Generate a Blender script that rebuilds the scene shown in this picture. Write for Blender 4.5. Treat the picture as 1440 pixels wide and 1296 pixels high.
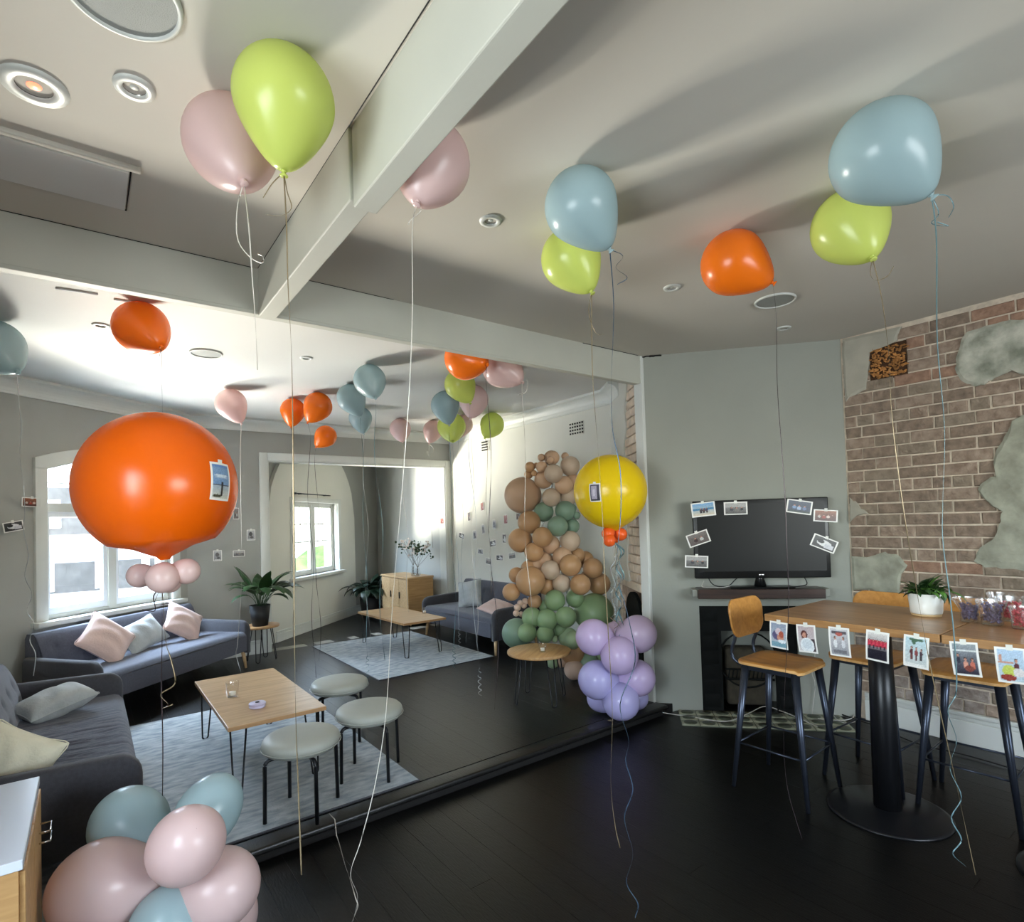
import bpy, bmesh, math, random
from mathutils import Vector as V, Matrix, noise as mnoise
import numpy as np
random.seed(7)
PI = math.pi
for o in list(bpy.data.objects): bpy.data.objects.remove(o)
S = bpy.context.scene
C = S.collection

# ------------------------------------------------------------------ camera
FP, CX, CY, EYE = 791.0, 720.0, 710.0, 1.63      # focal length and principal point in pixels, eye height
_x = V((1770 - CX, CY - 699, -FP)).normalized()
_y = V((124 - CX, CY - 750, -FP)); _y = (_y - _x * _x.dot(_y)).normalized()
_z = _x.cross(_y)
R = Matrix((_x, _y, _z))
O = V((0, 0, EYE))
cam = bpy.data.cameras.new('camera'); camo = bpy.data.objects.new('camera', cam); C.objects.link(camo)
camo.matrix_world = Matrix.Translation(O) @ R.to_4x4()
cam.sensor_width = 36; cam.lens = 36 * FP / 1440
cam.shift_y = (CY - 648) / 1440.0; cam.shift_x = 0
cam.clip_start = .02
S.camera = camo

# ------------------------------------------------------------------ exposure, sky, lights
S.view_settings.view_transform = 'Standard'; S.view_settings.look = 'None'
S.view_settings.exposure = 1.34; S.view_settings.gamma = 1; S.view_settings.use_curve_mapping = False
W = bpy.data.worlds.new('sky'); S.world = W; W.use_nodes = True
nt = W.node_tree; bg = nt.nodes['Background']
sky = nt.nodes.new('ShaderNodeTexSky'); sky.sky_type = 'NISHITA'; sky.sun_disc = False; sky.sun_elevation = math.radians(50); sky.sun_rotation = math.radians(160)
mixn = nt.nodes.new('ShaderNodeMix'); mixn.data_type = 'RGBA'; mixn.inputs[0].default_value = .55
mixn.inputs[7].default_value = (1.1, 1.2, 1.35, 1)
nt.links.new(sky.outputs[0], mixn.inputs[6]); nt.links.new(mixn.outputs[2], bg.inputs[0])
bg.inputs[1].default_value = 1.1

def area(name, loc, target, sx, sy, power, col, spread=180):
    l = bpy.data.lights.new(name, 'AREA'); l.shape = 'RECTANGLE'; l.size = sx; l.size_y = sy
    l.energy = power; l.color = col; l.spread = math.radians(spread)
    o = bpy.data.objects.new(name, l); C.objects.link(o); o.location = loc
    o.rotation_euler = (V(target) - V(loc)).to_track_quat('-Z', 'Y').to_euler()
    return o
# window wall runs from A1 to B1 (38.5 degrees); normal points outside
A1 = V((-.59, 6.37, 0)); D1 = V((math.cos(math.radians(38.5)), math.sin(math.radians(38.5)), 0)); N1 = V((-D1.y, D1.x, 0))
WC = A1 + D1 * .96                              # below the middle of the big window
# daylight bounced up from the sunlit street outside each window, and the open sky above it
area('street_bounce', WC + N1 * 1.0 + V((0, 0, .35)), WC - N1 * 2.5 + V((.6, 0, 2.9)), 1.9, .9, 120, (1.0, .95, .88))
area('sunlit_street', WC + V((-.5, 4.2, -.15)), WC + V((0, 0, 1.7)), 2.8, .9, 1150, (1.0, .92, .80))
area('sky_daylight', WC + N1 * 1.3 + V((0, 0, 3.3)), WC - N1 * 1.8 + V((0, 0, 0)), 2.6, 1.4, 560, (.62, .78, 1.0))
NA = V((1.9, 8.06, 0)); ND = V((1.77, 1.57, 0)).normalized(); NN = V((-ND.y, ND.x, 0))   # niche window wall
NC = NA + ND * 1.2
area('niche_street_bounce', NC + NN * 1.0 + V((0, 0, .3)), NC - NN * 2 + V((.3, 0, 2.6)), 2.6, .8, 58, (1.0, .92, .8))
area('niche_sky', NC + NN * 1.2 + V((0, 0, 2.9)), NC - NN * 1.5 + V((0, 0, 0)), 2.8, 1.5, 120, (.62, .78, 1.0))
area('back_window_daylight', V((2.2, -3.1, 1.9)), V((2.6, 3, 1.6)), 2.2, 1.3, 60, (.95, .97, 1.0))
area('left_window_daylight', V((-1.5, .7, 1.8)), V((2.5, 2.2, 1.5)), 1.5, 1.3, 46, (.93, .97, 1.0))

# ------------------------------------------------------------------ pixel geometry helpers
def ray(px, py):
    d = R @ V((px - CX, CY - py, -FP)); return d / FP           # forward component = 1
def pz(px, py, z):
    d = ray(px, py); return O + d * ((z - EYE) / d.z)
def prb(px, py, dep): return O + ray(px, py) * dep
def pln(px, py, p0, n):
    d = ray(px, py); n = V(n); return O + d * ((V(p0) - O).dot(n) / d.dot(n))
def depth(p): return -(R.transposed() @ (V(p) - O)).z

# ------------------------------------------------------------------ materials
M = {}
def lin(c):
    return tuple(((x / 255) / 12.92 if x / 255 < .04045 else (((x / 255) + .055) / 1.055) ** 2.4) for x in c) + (1,)
def mat(name, col, rough=.6, metal=0, spec=.5, noise=0, nscale=6, bump=0, bscale=40, coat=0, trans=0, sss=0, sheen=0, stretch=None, col2=None):
    m = bpy.data.materials.new(name); m.use_nodes = True; M[name] = m
    t = m.node_tree; b = t.nodes['Principled BSDF']
    b.inputs['Base Color'].default_value = lin(col); b.inputs['Roughness'].default_value = rough
    b.inputs['Metallic'].default_value = metal; b.inputs['Specular IOR Level'].default_value = spec
    b.inputs['Coat Weight'].default_value = coat; b.inputs['Coat Roughness'].default_value = .12
    b.inputs['Transmission Weight'].default_value = trans
    b.inputs['Subsurface Weight'].default_value = sss; b.inputs['Subsurface Scale'].default_value = .05
    b.inputs['Subsurface Radius'].default_value = (1, .8, .6)
    b.inputs['Sheen Weight'].default_value = sheen
    tc = t.nodes.new('ShaderNodeTexCoord'); mp = t.nodes.new('ShaderNodeMapping')
    t.links.new(tc.outputs['Object'], mp.inputs[0])
    if stretch: mp.inputs['Scale'].default_value = stretch
    if noise or col2:
        n = t.nodes.new('ShaderNodeTexNoise'); n.inputs['Scale'].default_value = nscale; n.inputs['Detail'].default_value = 6
        t.links.new(mp.outputs[0], n.inputs[0])
        r = t.nodes.new('ShaderNodeValToRGB'); r.color_ramp.elements[0].position = .32; r.color_ramp.elements[1].position = .68
        c1 = lin(col)
        if col2: a, c = lin(col2), c1
        else: a = tuple(x * (1 - noise) for x in c1[:3]) + (1,); c = tuple(min(1, x * (1 + noise)) for x in c1[:3]) + (1,)
        r.color_ramp.elements[0].color = a; r.color_ramp.elements[1].color = c
        t.links.new(n.outputs[0], r.inputs[0]); t.links.new(r.outputs[0], b.inputs['Base Color'])
    if bump:
        n = t.nodes.new('ShaderNodeTexNoise'); n.inputs['Scale'].default_value = bscale; n.inputs['Detail'].default_value = 5
        t.links.new(mp.outputs[0], n.inputs[0])
        bp = t.nodes.new('ShaderNodeBump'); bp.inputs['Strength'].default_value = bump; bp.inputs['Distance'].default_value = .01
        t.links.new(n.outputs[0], bp.inputs['Height']); t.links.new(bp.outputs[0], b.inputs['Normal'])
    return m
def woodmat(name, c1, c2, rough=.4, axis='x', scale=3.0, coat=0):
    m = mat(name, c1, rough=rough, coat=coat); t = m.node_tree; b = t.nodes['Principled BSDF']
    tc = [n for n in t.nodes if n.type == 'TEX_COORD'][0]; mp = [n for n in t.nodes if n.type == 'MAPPING'][0]
    mp.inputs['Scale'].default_value = (1, 12, 12) if axis == 'x' else (12, 1, 12)
    n = t.nodes.new('ShaderNodeTexNoise'); n.inputs['Scale'].default_value = scale; n.inputs['Detail'].default_value = 8; n.inputs['Distortion'].default_value = .6
    t.links.new(mp.outputs[0], n.inputs[0])
    r = t.nodes.new('ShaderNodeValToRGB'); r.color_ramp.elements[0].position = .3; r.color_ramp.elements[1].position = .7
    r.color_ramp.elements[0].color = lin(c2); r.color_ramp.elements[1].color = lin(c1)
    t.links.new(n.outputs[0], r.inputs[0]); t.links.new(r.outputs[0], b.inputs['Base Color'])
    return m
mat('wall_grey', (164, 164, 157), .75, noise=.04, nscale=2, bump=.08, bscale=60)
mat('tv_wall_paint', (152, 154, 144), .7, noise=.04, nscale=2, bump=.08, bscale=60)
mat('wall_light', (196, 199, 196), .75, noise=.03, nscale=2, bump=.06, bscale=60)
mat('wall_white', (214, 213, 203), .7, noise=.03, nscale=2, bump=.06, bscale=60)
mat('ceiling_paint', (200, 195, 184), .8, noise=.025, nscale=1.2, bump=.05, bscale=30)
mat('ceiling_far', (214, 213, 208), .8, noise=.02, nscale=1.2, bump=.05, bscale=30)
mat('beam_paint', (190, 190, 178), .65, noise=.04, nscale=2, bump=.05, bscale=30)
mat('trim_white', (214, 216, 210), .4, noise=.03, nscale=3)
mat('pvc_white', (235, 240, 245), .3)
mat('black_gap', (12, 10, 8), .9)
mat('floor_black', (10, 10, 9), .34, spec=.32, noise=.35, nscale=3, bump=.12, bscale=25, stretch=(6, 1, 1))
mat('floor_black_worn', (20, 20, 19), .36, spec=.45, noise=.35, nscale=2, bump=.15, bscale=18, stretch=(6, 1, 1))
mat('brick_pink', (170, 150, 132), .9, col2=(132, 112, 96), nscale=18, bump=1.0, bscale=50)
mat('brick_brown', (154, 134, 116), .9, col2=(118, 102, 88), nscale=18, bump=1.0, bscale=50)
mat('brick_grey', (156, 140, 122), .9, col2=(126, 112, 96), nscale=18, bump=1.0, bscale=50)
mat('brick_dusty', (168, 156, 146), .9, col2=(128, 114, 104), nscale=18, bump=1.0, bscale=50)
mat('brick_red', (168, 134, 112), .9, col2=(134, 104, 86), nscale=18, bump=1.0, bscale=50)
mat('brick_pale', (222, 204, 184), .9, noise=.14, nscale=14, bump=.6, bscale=45)
mat('mortar', (206, 192, 172), .95, noise=.15, nscale=20, bump=.6, bscale=60)
mat('mortar_pale', (190, 165, 145), .95, noise=.15, nscale=20, bump=.6, bscale=60)
mat('plaster', (176, 176, 158), .85, noise=.16, nscale=9, bump=.8, bscale=22, col2=(138, 138, 122))
mat('plaster_rough', (196, 194, 178), .85, noise=.25, nscale=9, bump=1.6, bscale=14, col2=(126, 130, 114))
mat('plaster_smooth', (170, 165, 150), .85, noise=.1, nscale=7, bump=.3, bscale=25)
mat('rubble', (176, 122, 66), .9, noise=.4, nscale=20, bump=1, bscale=30)
mat('sofa_grey', (76, 78, 90), .9, noise=.12, nscale=60, bump=.25, bscale=220, sheen=.2)
mat('cavity_brown', (70, 46, 26), .95, noise=.4, nscale=30, bump=1, bscale=40)
mat('sofa_dark', (62, 62, 68), .9, noise=.12, nscale=60, bump=.25, bscale=220, sheen=.2)
mat('cushion_pink', (214, 186, 178), .9, noise=.06, nscale=8, bump=.3, bscale=60, sheen=.2)
mat('cushion_grey', (170, 174, 174), .9, noise=.12, nscale=10, bump=.3, bscale=60, sheen=.2)
mat('cushion_cream', (226, 220, 196), .9, noise=.06, nscale=8, bump=.3, bscale=60, sheen=.2)
woodmat('oak_top', (204, 172, 132), (176, 142, 104), .32)
woodmat('oak_edge', (178, 138, 96), (150, 112, 72), .4)
woodmat('bar_oak', (184, 140, 92), (150, 106, 62), .28, 'y')
woodmat('ply', (206, 148, 78), (182, 124, 58), .32, 'y')
woodmat('ply_edge', (226, 178, 116), (196, 146, 84), .4, 'y')
woodmat('beech', (214, 180, 136), (190, 154, 110), .45)
woodmat('cab_oak', (196, 156, 104), (170, 130, 82), .45)
woodmat('mantel_wood', (70, 48, 38), (34, 24, 20), .35)
mat('white_laminate', (206, 212, 222), .25)
mat('black_metal', (20, 21, 24), .35, metal=.3)
mat('grey_metal', (62, 68, 80), .32, metal=.75)
mat('chrome', (200, 200, 200), .2, metal=1)
mat('stool_vinyl', (158, 160, 150), .5, noise=.03, nscale=10, bump=.06, bscale=150)
mat('rug', (186, 192, 194), .95, col2=(136, 146, 154), nscale=9, bump=.8, bscale=70, stretch=(1, 2.5, 1))
mat('hearth_tile', (150, 152, 130), .4, noise=.15, nscale=20)
mat('hearth_tile_dark', (70, 76, 62), .4, noise=.15, nscale=20)
mat('tv_black', (10, 11, 11), .3)
mat('tv_screen', (14, 16, 14), .38, spec=.3)
mat('iron', (15, 17, 16), .8, spec=.2, bump=.2, bscale=40)
mat('fire_brick', (62, 56, 44), .9, noise=.3, nscale=20)
mat('leaf', (38, 66, 30), .4, noise=.35, nscale=10)
mat('leaf_dark', (22, 40, 28), .4, noise=.3, nscale=10)
mat('leaf_light', (66, 104, 40), .4, noise=.35, nscale=16)
mat('twig', (96, 84, 70), .8)
mat('flower', (226, 214, 206), .8)
mat('pot_black', (22, 22, 22), .6)
mat('soil', (40, 30, 22), .95, bump=1, bscale=60)
mat('pot_white', (232, 231, 224), .35)
mat('pot_base', (206, 176, 130), .5)
mat('purple', (196, 188, 214), .35)
mat('cable_white', (196, 194, 186), .5)
mat('cable_black', (18, 18, 18), .5)
mat('tape', (232, 232, 224), .5)
mat('speaker_mesh', (150, 153, 148), .6, bump=.4, bscale=300)
mat('lamp_lens', (150, 150, 145), .15, metal=.6)
mat('outside_white', (245, 245, 245), .9)
mat('outside_brick', (92, 90, 86), .9, noise=.3, nscale=6)
mat('outside_dark', (78, 78, 76), .9, noise=.3, nscale=4)
mat('outside_green', (110, 140, 70), .9, noise=.5, nscale=4)
mat('candy_dark', (104, 100, 130), .4, noise=.6, nscale=60)
mat('candy_red', (190, 70, 84), .4, noise=.4, nscale=60)
mat('candy_mix', (180, 150, 90), .4, noise=.8, nscale=60)
mat('wax', (240, 236, 225), .5)
m = mat('led_red', (255, 90, 70), .4); m.node_tree.nodes['Principled BSDF'].inputs['Emission Color'].default_value = (1, .15, .08, 1); m.node_tree.nodes['Principled BSDF'].inputs['Emission Strength'].default_value = 1.5
RIB = {'white': (222, 216, 206), 'dark': (70, 60, 62), 'teal': (112, 142, 148), 'gold': (142, 126, 98), 'silver': (190, 196, 196), 'blue': (70, 90, 110)}
for k, c in RIB.items(): mat('ribbon_' + k, c, .25, metal=.35)
BAL = {'orange': (250, 124, 26), 'giant_orange': (240, 104, 10), 'giant_yellow': (246, 212, 20), 'lime': (216, 228, 120), 'blue': (172, 196, 200), 'pink': (232, 204, 200),
       'lilac': (208, 186, 224), 'lilac_blue_lit': (188, 182, 228), 'small_orange': (250, 104, 40), 'lilac_pink_lit': (202, 180, 208)}
def balmat(name, c, tr=.25, rough=.26):
    # thin latex: glossy skin that lets some daylight through
    m = mat('balloon_' + name, c, rough=rough, spec=.45, coat=0)
    t = m.node_tree; b = t.nodes['Principled BSDF']; out = t.nodes['Material Output']
    tr_ = t.nodes.new('ShaderNodeBsdfTranslucent'); tr_.inputs[0].default_value = lin(c)
    mx = t.nodes.new('ShaderNodeMixShader'); mx.inputs[0].default_value = tr
    t.links.new(b.outputs[0], mx.inputs[1]); t.links.new(tr_.outputs[0], mx.inputs[2]); t.links.new(mx.outputs[0], out.inputs[0])
for k, c in BAL.items(): balmat(k, c, .3 if k in ('lime', 'blue', 'pink') else .18)
for k, c in {'tan': (206, 170, 138), 'caramel': (192, 150, 108), 'beige': (200, 178, 154), 'sage': (140, 166, 122), 'sage_light': (168, 190, 150), 'sage_blue': (126, 152, 130), 'dusty': (208, 178, 156)}.items():
    balmat(k, c, .08, .38)
# clear things: real transparency with a glossy film
def glassmat(name, tint, g=.08, rough=.02):
    m = bpy.data.materials.new(name); m.use_nodes = True; M[name] = m; t = m.node_tree
    for n in list(t.nodes):
        if n.type != 'OUTPUT_MATERIAL': t.nodes.remove(n)
    a = t.nodes.new('ShaderNodeBsdfTransparent'); a.inputs[0].default_value = tint
    b = t.nodes.new('ShaderNodeBsdfGlossy'); b.inputs['Roughness'].default_value = rough
    f = t.nodes.new('ShaderNodeLayerWeight'); f.inputs[0].default_value = .5
    pw = t.nodes.new('ShaderNodeMath'); pw.operation = 'POWER'; pw.inputs[1].default_value = 4; t.links.new(f.outputs['Facing'], pw.inputs[0])
    ad = t.nodes.new('ShaderNodeMath'); ad.inputs[1].default_value = .03 + g; ad.use_clamp = True
    t.links.new(pw.outputs[0], ad.inputs[0])
    mx = t.nodes.new('ShaderNodeMixShader'); t.links.new(ad.outputs[0], mx.inputs[0])
    t.links.new(a.outputs[0], mx.inputs[1]); t.links.new(b.outputs[0], mx.inputs[2]); t.links.new(mx.outputs[0], t.nodes['Material Output'].inputs[0])
glassmat('window_glass', (.96, .98, .98, 1), 0)
glassmat('clear_glass', (.95, .96, .96, 1), .08)
glassmat('clear_plastic', (.93, .94, .95, 1), .16, .2)
m = bpy.data.materials.new('print'); m.use_nodes = True; M['print'] = m
an = m.node_tree.nodes.new('ShaderNodeVertexColor'); an.layer_name = 'Col'
m.node_tree.links.new(an.outputs[0], m.node_tree.nodes['Principled BSDF'].inputs['Base Color']); m.node_tree.nodes['Principled BSDF'].inputs['Roughness'].default_value = .35

# ------------------------------------------------------------------ mesh helpers
class MB:
    """collects shapes; link() makes ONE mesh object of them"""
    def __init__(s): s.v = []; s.f = []; s.sm = []
    def add(s, vs, fs, smooth=False):
        n = len(s.v); s.v += [tuple(v) for v in vs]; s.f += [tuple(i + n for i in f) for f in fs]; s.sm += [smooth] * len(fs); return s
    def box(s, a, b, m=None):
        x0, y0, z0 = a; x1, y1, z1 = b
        vs = [V(p) for p in ((x0, y0, z0), (x1, y0, z0), (x1, y1, z0), (x0, y1, z0), (x0, y0, z1), (x1, y0, z1), (x1, y1, z1), (x0, y1, z1))]
        if m is not None: vs = [m @ v for v in vs]
        return s.add(vs, [(0, 3, 2, 1), (4, 5, 6, 7), (0, 1, 5, 4), (1, 2, 6, 5), (2, 3, 7, 6), (3, 0, 4, 7)])
    def rbox(s, a, b, r=.01, seg=2, m=None, smooth=True):
        bm = bmesh.new(); bmesh.ops.create_cube(bm, size=1)
        a, b = V(a), V(b); c = (a + b) / 2; d = b - a
        for v in bm.verts: v.co = V((v.co.x * d.x, v.co.y * d.y, v.co.z * d.z)) + c
        bmesh.ops.bevel(bm, geom=bm.edges[:], offset=r, segments=seg, profile=.5, affect='EDGES')
        bm.verts.index_update(); vs = [v.co.copy() for v in bm.verts]; fs = [tuple(v.index for v in f.verts) for f in bm.faces]; bm.free()
        if m is not None: vs = [m @ v for v in vs]
        return s.add(vs, fs, smooth)
    def prism(s, pts, d, m=None, smooth=False):
        """pts: 3D outline; d: extrusion vector"""
        n = len(pts); pts = [V(p) for p in pts]; d = V(d)
        vs = pts + [p + d for p in pts]
        fs = [tuple(range(n))[::-1], tuple(range(n, 2 * n))] + [(i, (i + 1) % n, n + (i + 1) % n, n + i) for i in range(n)]
        if m is not None: vs = [m @ v for v in vs]
        return s.add(vs, fs, smooth)
    def lathe(s, prof, n=24, m=None, smooth=True, caps=True):
        vs = []; fs = []
        for r, z in prof:
            for i in range(n): a = 2 * PI * i / n; vs.append(V((r * math.cos(a), r * math.sin(a), z)))
        for j in range(len(prof) - 1):
            for i in range(n): k = (i + 1) % n; fs.append((j * n + i, j * n + k, (j + 1) * n + k, (j + 1) * n + i))
        if caps: fs.append(tuple(range(n))[::-1]); fs.append(tuple((len(prof) - 1) * n + i for i in range(n)))
        if m is not None: vs = [m @ v for v in vs]
        return s.add(vs, fs, smooth)
    def tube(s, pts, r, n=8, r1=None):
        pts = [V(p) for p in pts]; vs = []; fs = []; N = len(pts)
        up = V((0, 0, 1)); 
        for i, p in enumerate(pts):
            t = (pts[min(i + 1, N - 1)] - pts[max(i - 1, 0)]).normalized()
            a = t.cross(up)
            if a.length < .05: a = t.cross(V((1, 0, 0)))
            a.normalize(); b = t.cross(a)
            rr = r if r1 is None else r + (r1 - r) * i / (N - 1)
            for k in range(n): q = 2 * PI * k / n; vs.append(p + a * math.cos(q) * rr + b * math.sin(q) * rr)
        for j in range(N - 1):
            for k in range(n): l = (k + 1) % n; fs.append((j * n + k, j * n + l, (j + 1) * n + l, (j + 1) * n + k))
        fs.append(tuple(range(n))); fs.append(tuple((N - 1) * n + i for i in range(n))[::-1])
        return s.add(vs, fs, True)
    def grid(s, fn, nu, nv, smooth=True, flip=False):
        vs = [V(fn(i / nu, j / nv)) for j in range(nv + 1) for i in range(nu + 1)]
        fs = [(j * (nu + 1) + i, j * (nu + 1) + i + 1, (j + 1) * (nu + 1) + i + 1, (j + 1) * (nu + 1) + i) for j in range(nv) for i in range(nu)]
        if flip: fs = [f[::-1] for f in fs]
        return s.add(vs, fs, smooth)
    def link(s, name, mt, parent=None, loc=None):
        me = bpy.data.meshes.new(name); me.from_pydata(s.v, [], s.f); me.validate()
        if len(me.polygons) == len(s.sm): me.polygons.foreach_set('use_smooth', s.sm)
        me.materials.append(M[mt]); me.update()
        bm = bmesh.new(); bm.from_mesh(me); bmesh.ops.recalc_face_normals(bm, faces=bm.faces[:]); bm.to_mesh(me); bm.free()
        o = bpy.data.objects.new(name, me); C.objects.link(o)
        if parent: o.parent = parent
        return o
def smooth_path(pts, k=6):
    pts = [V(p) for p in pts]
    if len(pts) < 3: return pts
    out = []; P = [pts[0] * 2 - pts[1]] + pts + [pts[-1] * 2 - pts[-2]]
    for i in range(1, len(P) - 2):
        for j in range(k):
            t = j / k; a, b, c, d = P[i - 1], P[i], P[i + 1], P[i + 2]
            out.append(.5 * ((2 * b) + (c - a) * t + (2 * a - 5 * b + 4 * c - d) * t * t + (3 * b - a - 3 * c + d) * t ** 3))
    out.append(pts[-1]); return out
def tag(o, label, cat, group=None):
    o['label'] = label; o['category'] = cat
    if group: o['group'] = group
    return o
def thing(name, label, cat, loc=(0, 0, 0), rz=0, group=None):
    o = bpy.data.objects.new(name, None); C.objects.link(o); o.location = loc; o.rotation_euler = (0, 0, rz); o.empty_display_size = .1
    return tag(o, label, cat, group)
def struct(o): o['kind'] = 'structure'; return o
def snode(name):
    o = bpy.data.objects.new(name, None); C.objects.link(o); o['kind'] = 'structure'; return o
def copy_tree(o, parent=None):
    c = o.copy(); C.objects.link(c)
    if parent: c.parent = parent
    for ch in [x for x in bpy.data.objects if x.parent == o]: copy_tree(ch, c)
    return c
def frame(o, x, y, z):
    return Matrix.Translation(V(o)) @ Matrix((V(x), V(y), V(z))).transposed().to_4x4()
HC = 3.0; FZ = .07          # ceiling height, level of the raised back floor

# ================================================================== THE SETTING
_o = [A1 + D1 * -.34 + N1 * .22, A1 + D1 * 1.94 + N1 * .22, V((1.15, 7.75, 0)), NA - ND * .62 + NN * .2, NA + ND * 3.62 + NN * .2, V((4.95, 10.3, 0))]
def footprint(z, y0): return [(-.97, y0, z)] + [(p.x, p.y, z) for p in _o] + [(4.9, y0, z)]
# ---- floors: every board a piece of its own
fl = struct(MB().box((-1.6, -3, -.2), (5.2, 3.12, -.012)).link('floor', 'black_gap'))
BW = .1175
def boards(x0, x1, y0, y1, ztop, mt, parent, joints):
    x = x0; i = 0
    while x < x1 - .01:
        ys = [y0] + [y0 + (y1 - y0) * t for t in joints[i % len(joints)]] + [y1]
        for a, b in zip(ys, ys[1:]):
            dz = random.uniform(-.0004, .0004)
            o = MB().box((x + .0006, a + .0008, ztop - .02), (min(x + BW, x1) - .0006, b - .0008, ztop + dz)).link('floorboard', mt, parent)
        x += BW; i += 1
boards(-.89, 4.85, -2.5, 3.0, 0, 'floor_black', fl, [[.45], [.75], [.3], [.6], [.85]])
fl2 = struct(MB().prism(footprint(-.2, 3.02), (0, 0, .188 + FZ)).link('floor', 'black_gap'))
boards(-.89, 4.6, 3.12, 8.1, FZ, 'floor_black_worn', fl2, [[.4], [.7], [.25], [.55]])
boards(1.3, 4.75, 8.1, 10.5, FZ, 'floor_black_worn', fl2, [[], [.5]])
nos = MB().rbox((-.89, 2.99, .035), (3.80, 3.118, FZ + .002), .014, 4).link('trim_1', 'floor_black_worn'); struct(nos)
st = MB().box((-.89, 3.015, -.01), (3.79, 3.03, .04)).link('trim_2', 'black_gap'); struct(st)

# ---- ceiling and beams
ce = struct(MB().box((-1.0, -2.6, HC), (5.2, 3.13, HC + .2)).link('ceiling', 'ceiling_paint'))
ce2 = struct(MB().prism(footprint(HC, 3.13), (0, 0, .2)).link('ceiling', 'ceiling_far'))
BB = 2.765
bm_ = MB().rbox((-.8, 3.13, BB), (3.80, 3.175, HC + .01), .006, 2, smooth=False).link('trim_3', 'beam_paint'); struct(bm_); bm_['label'] = 'wide white ceiling beam crossing between the two rooms'
be = MB().rbox((-.8, 3.12, BB - .012), (3.74, 3.18, BB + .008), .004, 2, smooth=False).link('edge_strip', 'beam_paint', bm_)
j_ = MB().rbox((.725, 1.83, BB - .02), (.81, 3.13, HC + .01), .005, 2, smooth=False).rbox((.735, -2.5, BB - .045), (.82, 1.828, HC + .01), .005, 2, smooth=False).link('trim_4', 'beam_paint'); struct(j_); j_['label'] = 'narrow white ceiling joist running away to the main beam'
jc = MB().tube([(.728, -2.4, HC - .001), (.725, 3.12, HC - .001)], .0022, 5).link('crack', 'black_gap', j_)
jd = MB().tube([(-.75, 3.127, HC - .001), (.7, 3.127, HC - .001)], .0022, 5).tube([(.85, 3.127, HC - .001), (1.5, 3.127, HC - .001)], .0018, 5).tube([(3.1, 3.127, HC - .001), (3.75, 3.127, HC - .001)], .003, 5).link('crack', 'black_gap', bm_)

# ---- walls
def wallseg(name, p, q, mt, thick=.15, z0=-.2, z1=HC, out=1, holes=(), parent=None):
    """vertical wall from p to q (2D), thickness towards the left of p->q times out; holes = (u0,u1,z0,z1)"""
    p, q = V((p[0], p[1], 0)), V((q[0], q[1], 0)); L = (q - p).length; d = (q - p) / L; n = V((-d.y, d.x, 0)) * out
    m = frame(p, d, n, (0, 0, 1)); b = MB()
    us = sorted({0, L} | {h[0] for h in holes} | {h[1] for h in holes})
    for a, c in zip(us, us[1:]):
        hs = [h for h in holes if h[0] <= a + 1e-5 and h[1] >= c - 1e-5]
        zs = [z0]
        for h in sorted(hs, key=lambda h: h[2]): zs += [h[2], h[3]]
        zs.append(z1)
        for k in range(0, len(zs), 2): b.box((a, 0, zs[k]), (c, thick, zs[k + 1]), m)
    o = b.link(name, mt, parent)
    if not parent: struct(o)
    return o, m, L
# window wall (left), runs at 38.5 degrees
Uu = lambda px, py: (pln(px, py, A1, N1) - A1).dot(D1)
WL, WR = .36, 1.70            # window opening along the wall
Zb, Zs, Zt = .86, 2.12, 2.36
U0 = -.26; U1 = (7.57 - A1.y) / D1.y
wl, mW, _ = wallseg('wall_left', A1 + D1 * U0, A1 + D1 * U1, 'wall_grey', .22, holes=[(WL - U0, WR - U0, Zb, Zt)])
# arched head of the opening
def arch(u, uc, hw, zs, rise): t = max(-1, min(1, (u - uc) / hw)); return zs + rise * (1 - t * t)
mA = frame(A1, D1, N1, (0, 0, 1))
uc = (WL + WR) / 2; hw = (WR - WL) / 2
def archfill(name, u0, u1, zlo, ztop, y0, y1, mt, par, m, seg=14, ztopfn=None):
    b = MB()
    for i in range(seg):
        a = u0 + (u1 - u0) * i / seg; c = u0 + (u1 - u0) * (i + 1) / seg
        za, zc = zlo(a), zlo(c); ta, tc_ = (ztop, ztop) if ztopfn is None else (ztopfn(a), ztopfn(c))
        b.prism([(a, y0, za), (c, y0, zc), (c, y0, tc_), (a, y0, ta)], (0, y1 - y0, 0), m)
    return b.link(name, mt, par)
archfill('arch_head', WL, WR, lambda u: arch(u, uc, hw, Zs + .1, .13), Zt + .001, .0, .22, 'wall_grey', wl, mA)
win = snode('window_1')
CW = .105
MB().rbox((WL - CW, -.03, Zb - .06), (WL, .02, Zs + .12), .006, 2, mA).rbox((WR, -.03, Zb - .06), (WR + CW, .02, Zs + .12), .006, 2, mA).link('casing', 'trim_white', win)
archfill('casing_head', WL - CW, WR + CW, lambda u: arch(u, uc, hw, Zs + .10, .13) if abs(u - uc) < hw else Zs + .1, 0, -.03, .02, 'trim_white', win, mA, 20, lambda u: arch(u, uc, hw + CW, Zs + .2, .15))
MB().rbox((WL - CW - .03, -.10, Zb - .045), (WR + CW + .03, .12, Zb), .008, 2, mA).link('window_sill', 'trim_white', win)
fr = MB()
fr.box((WL, .05, Zb), (WL + .035, .12, Zt), mA); fr.box((WR - .035, .05, Zb), (WR, .12, Zt), mA)
um = uc
fr.box((um - .04, .04, Zb), (um + .04, .12, 1.90), mA); fr.box((WL, .045, 1.84), (WR, .12, 1.92), mA)
fr.box((WL, .045, Zb), (WR, .12, Zb + .035), mA)
fr.link('window_frame', 'trim_white', win)
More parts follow.
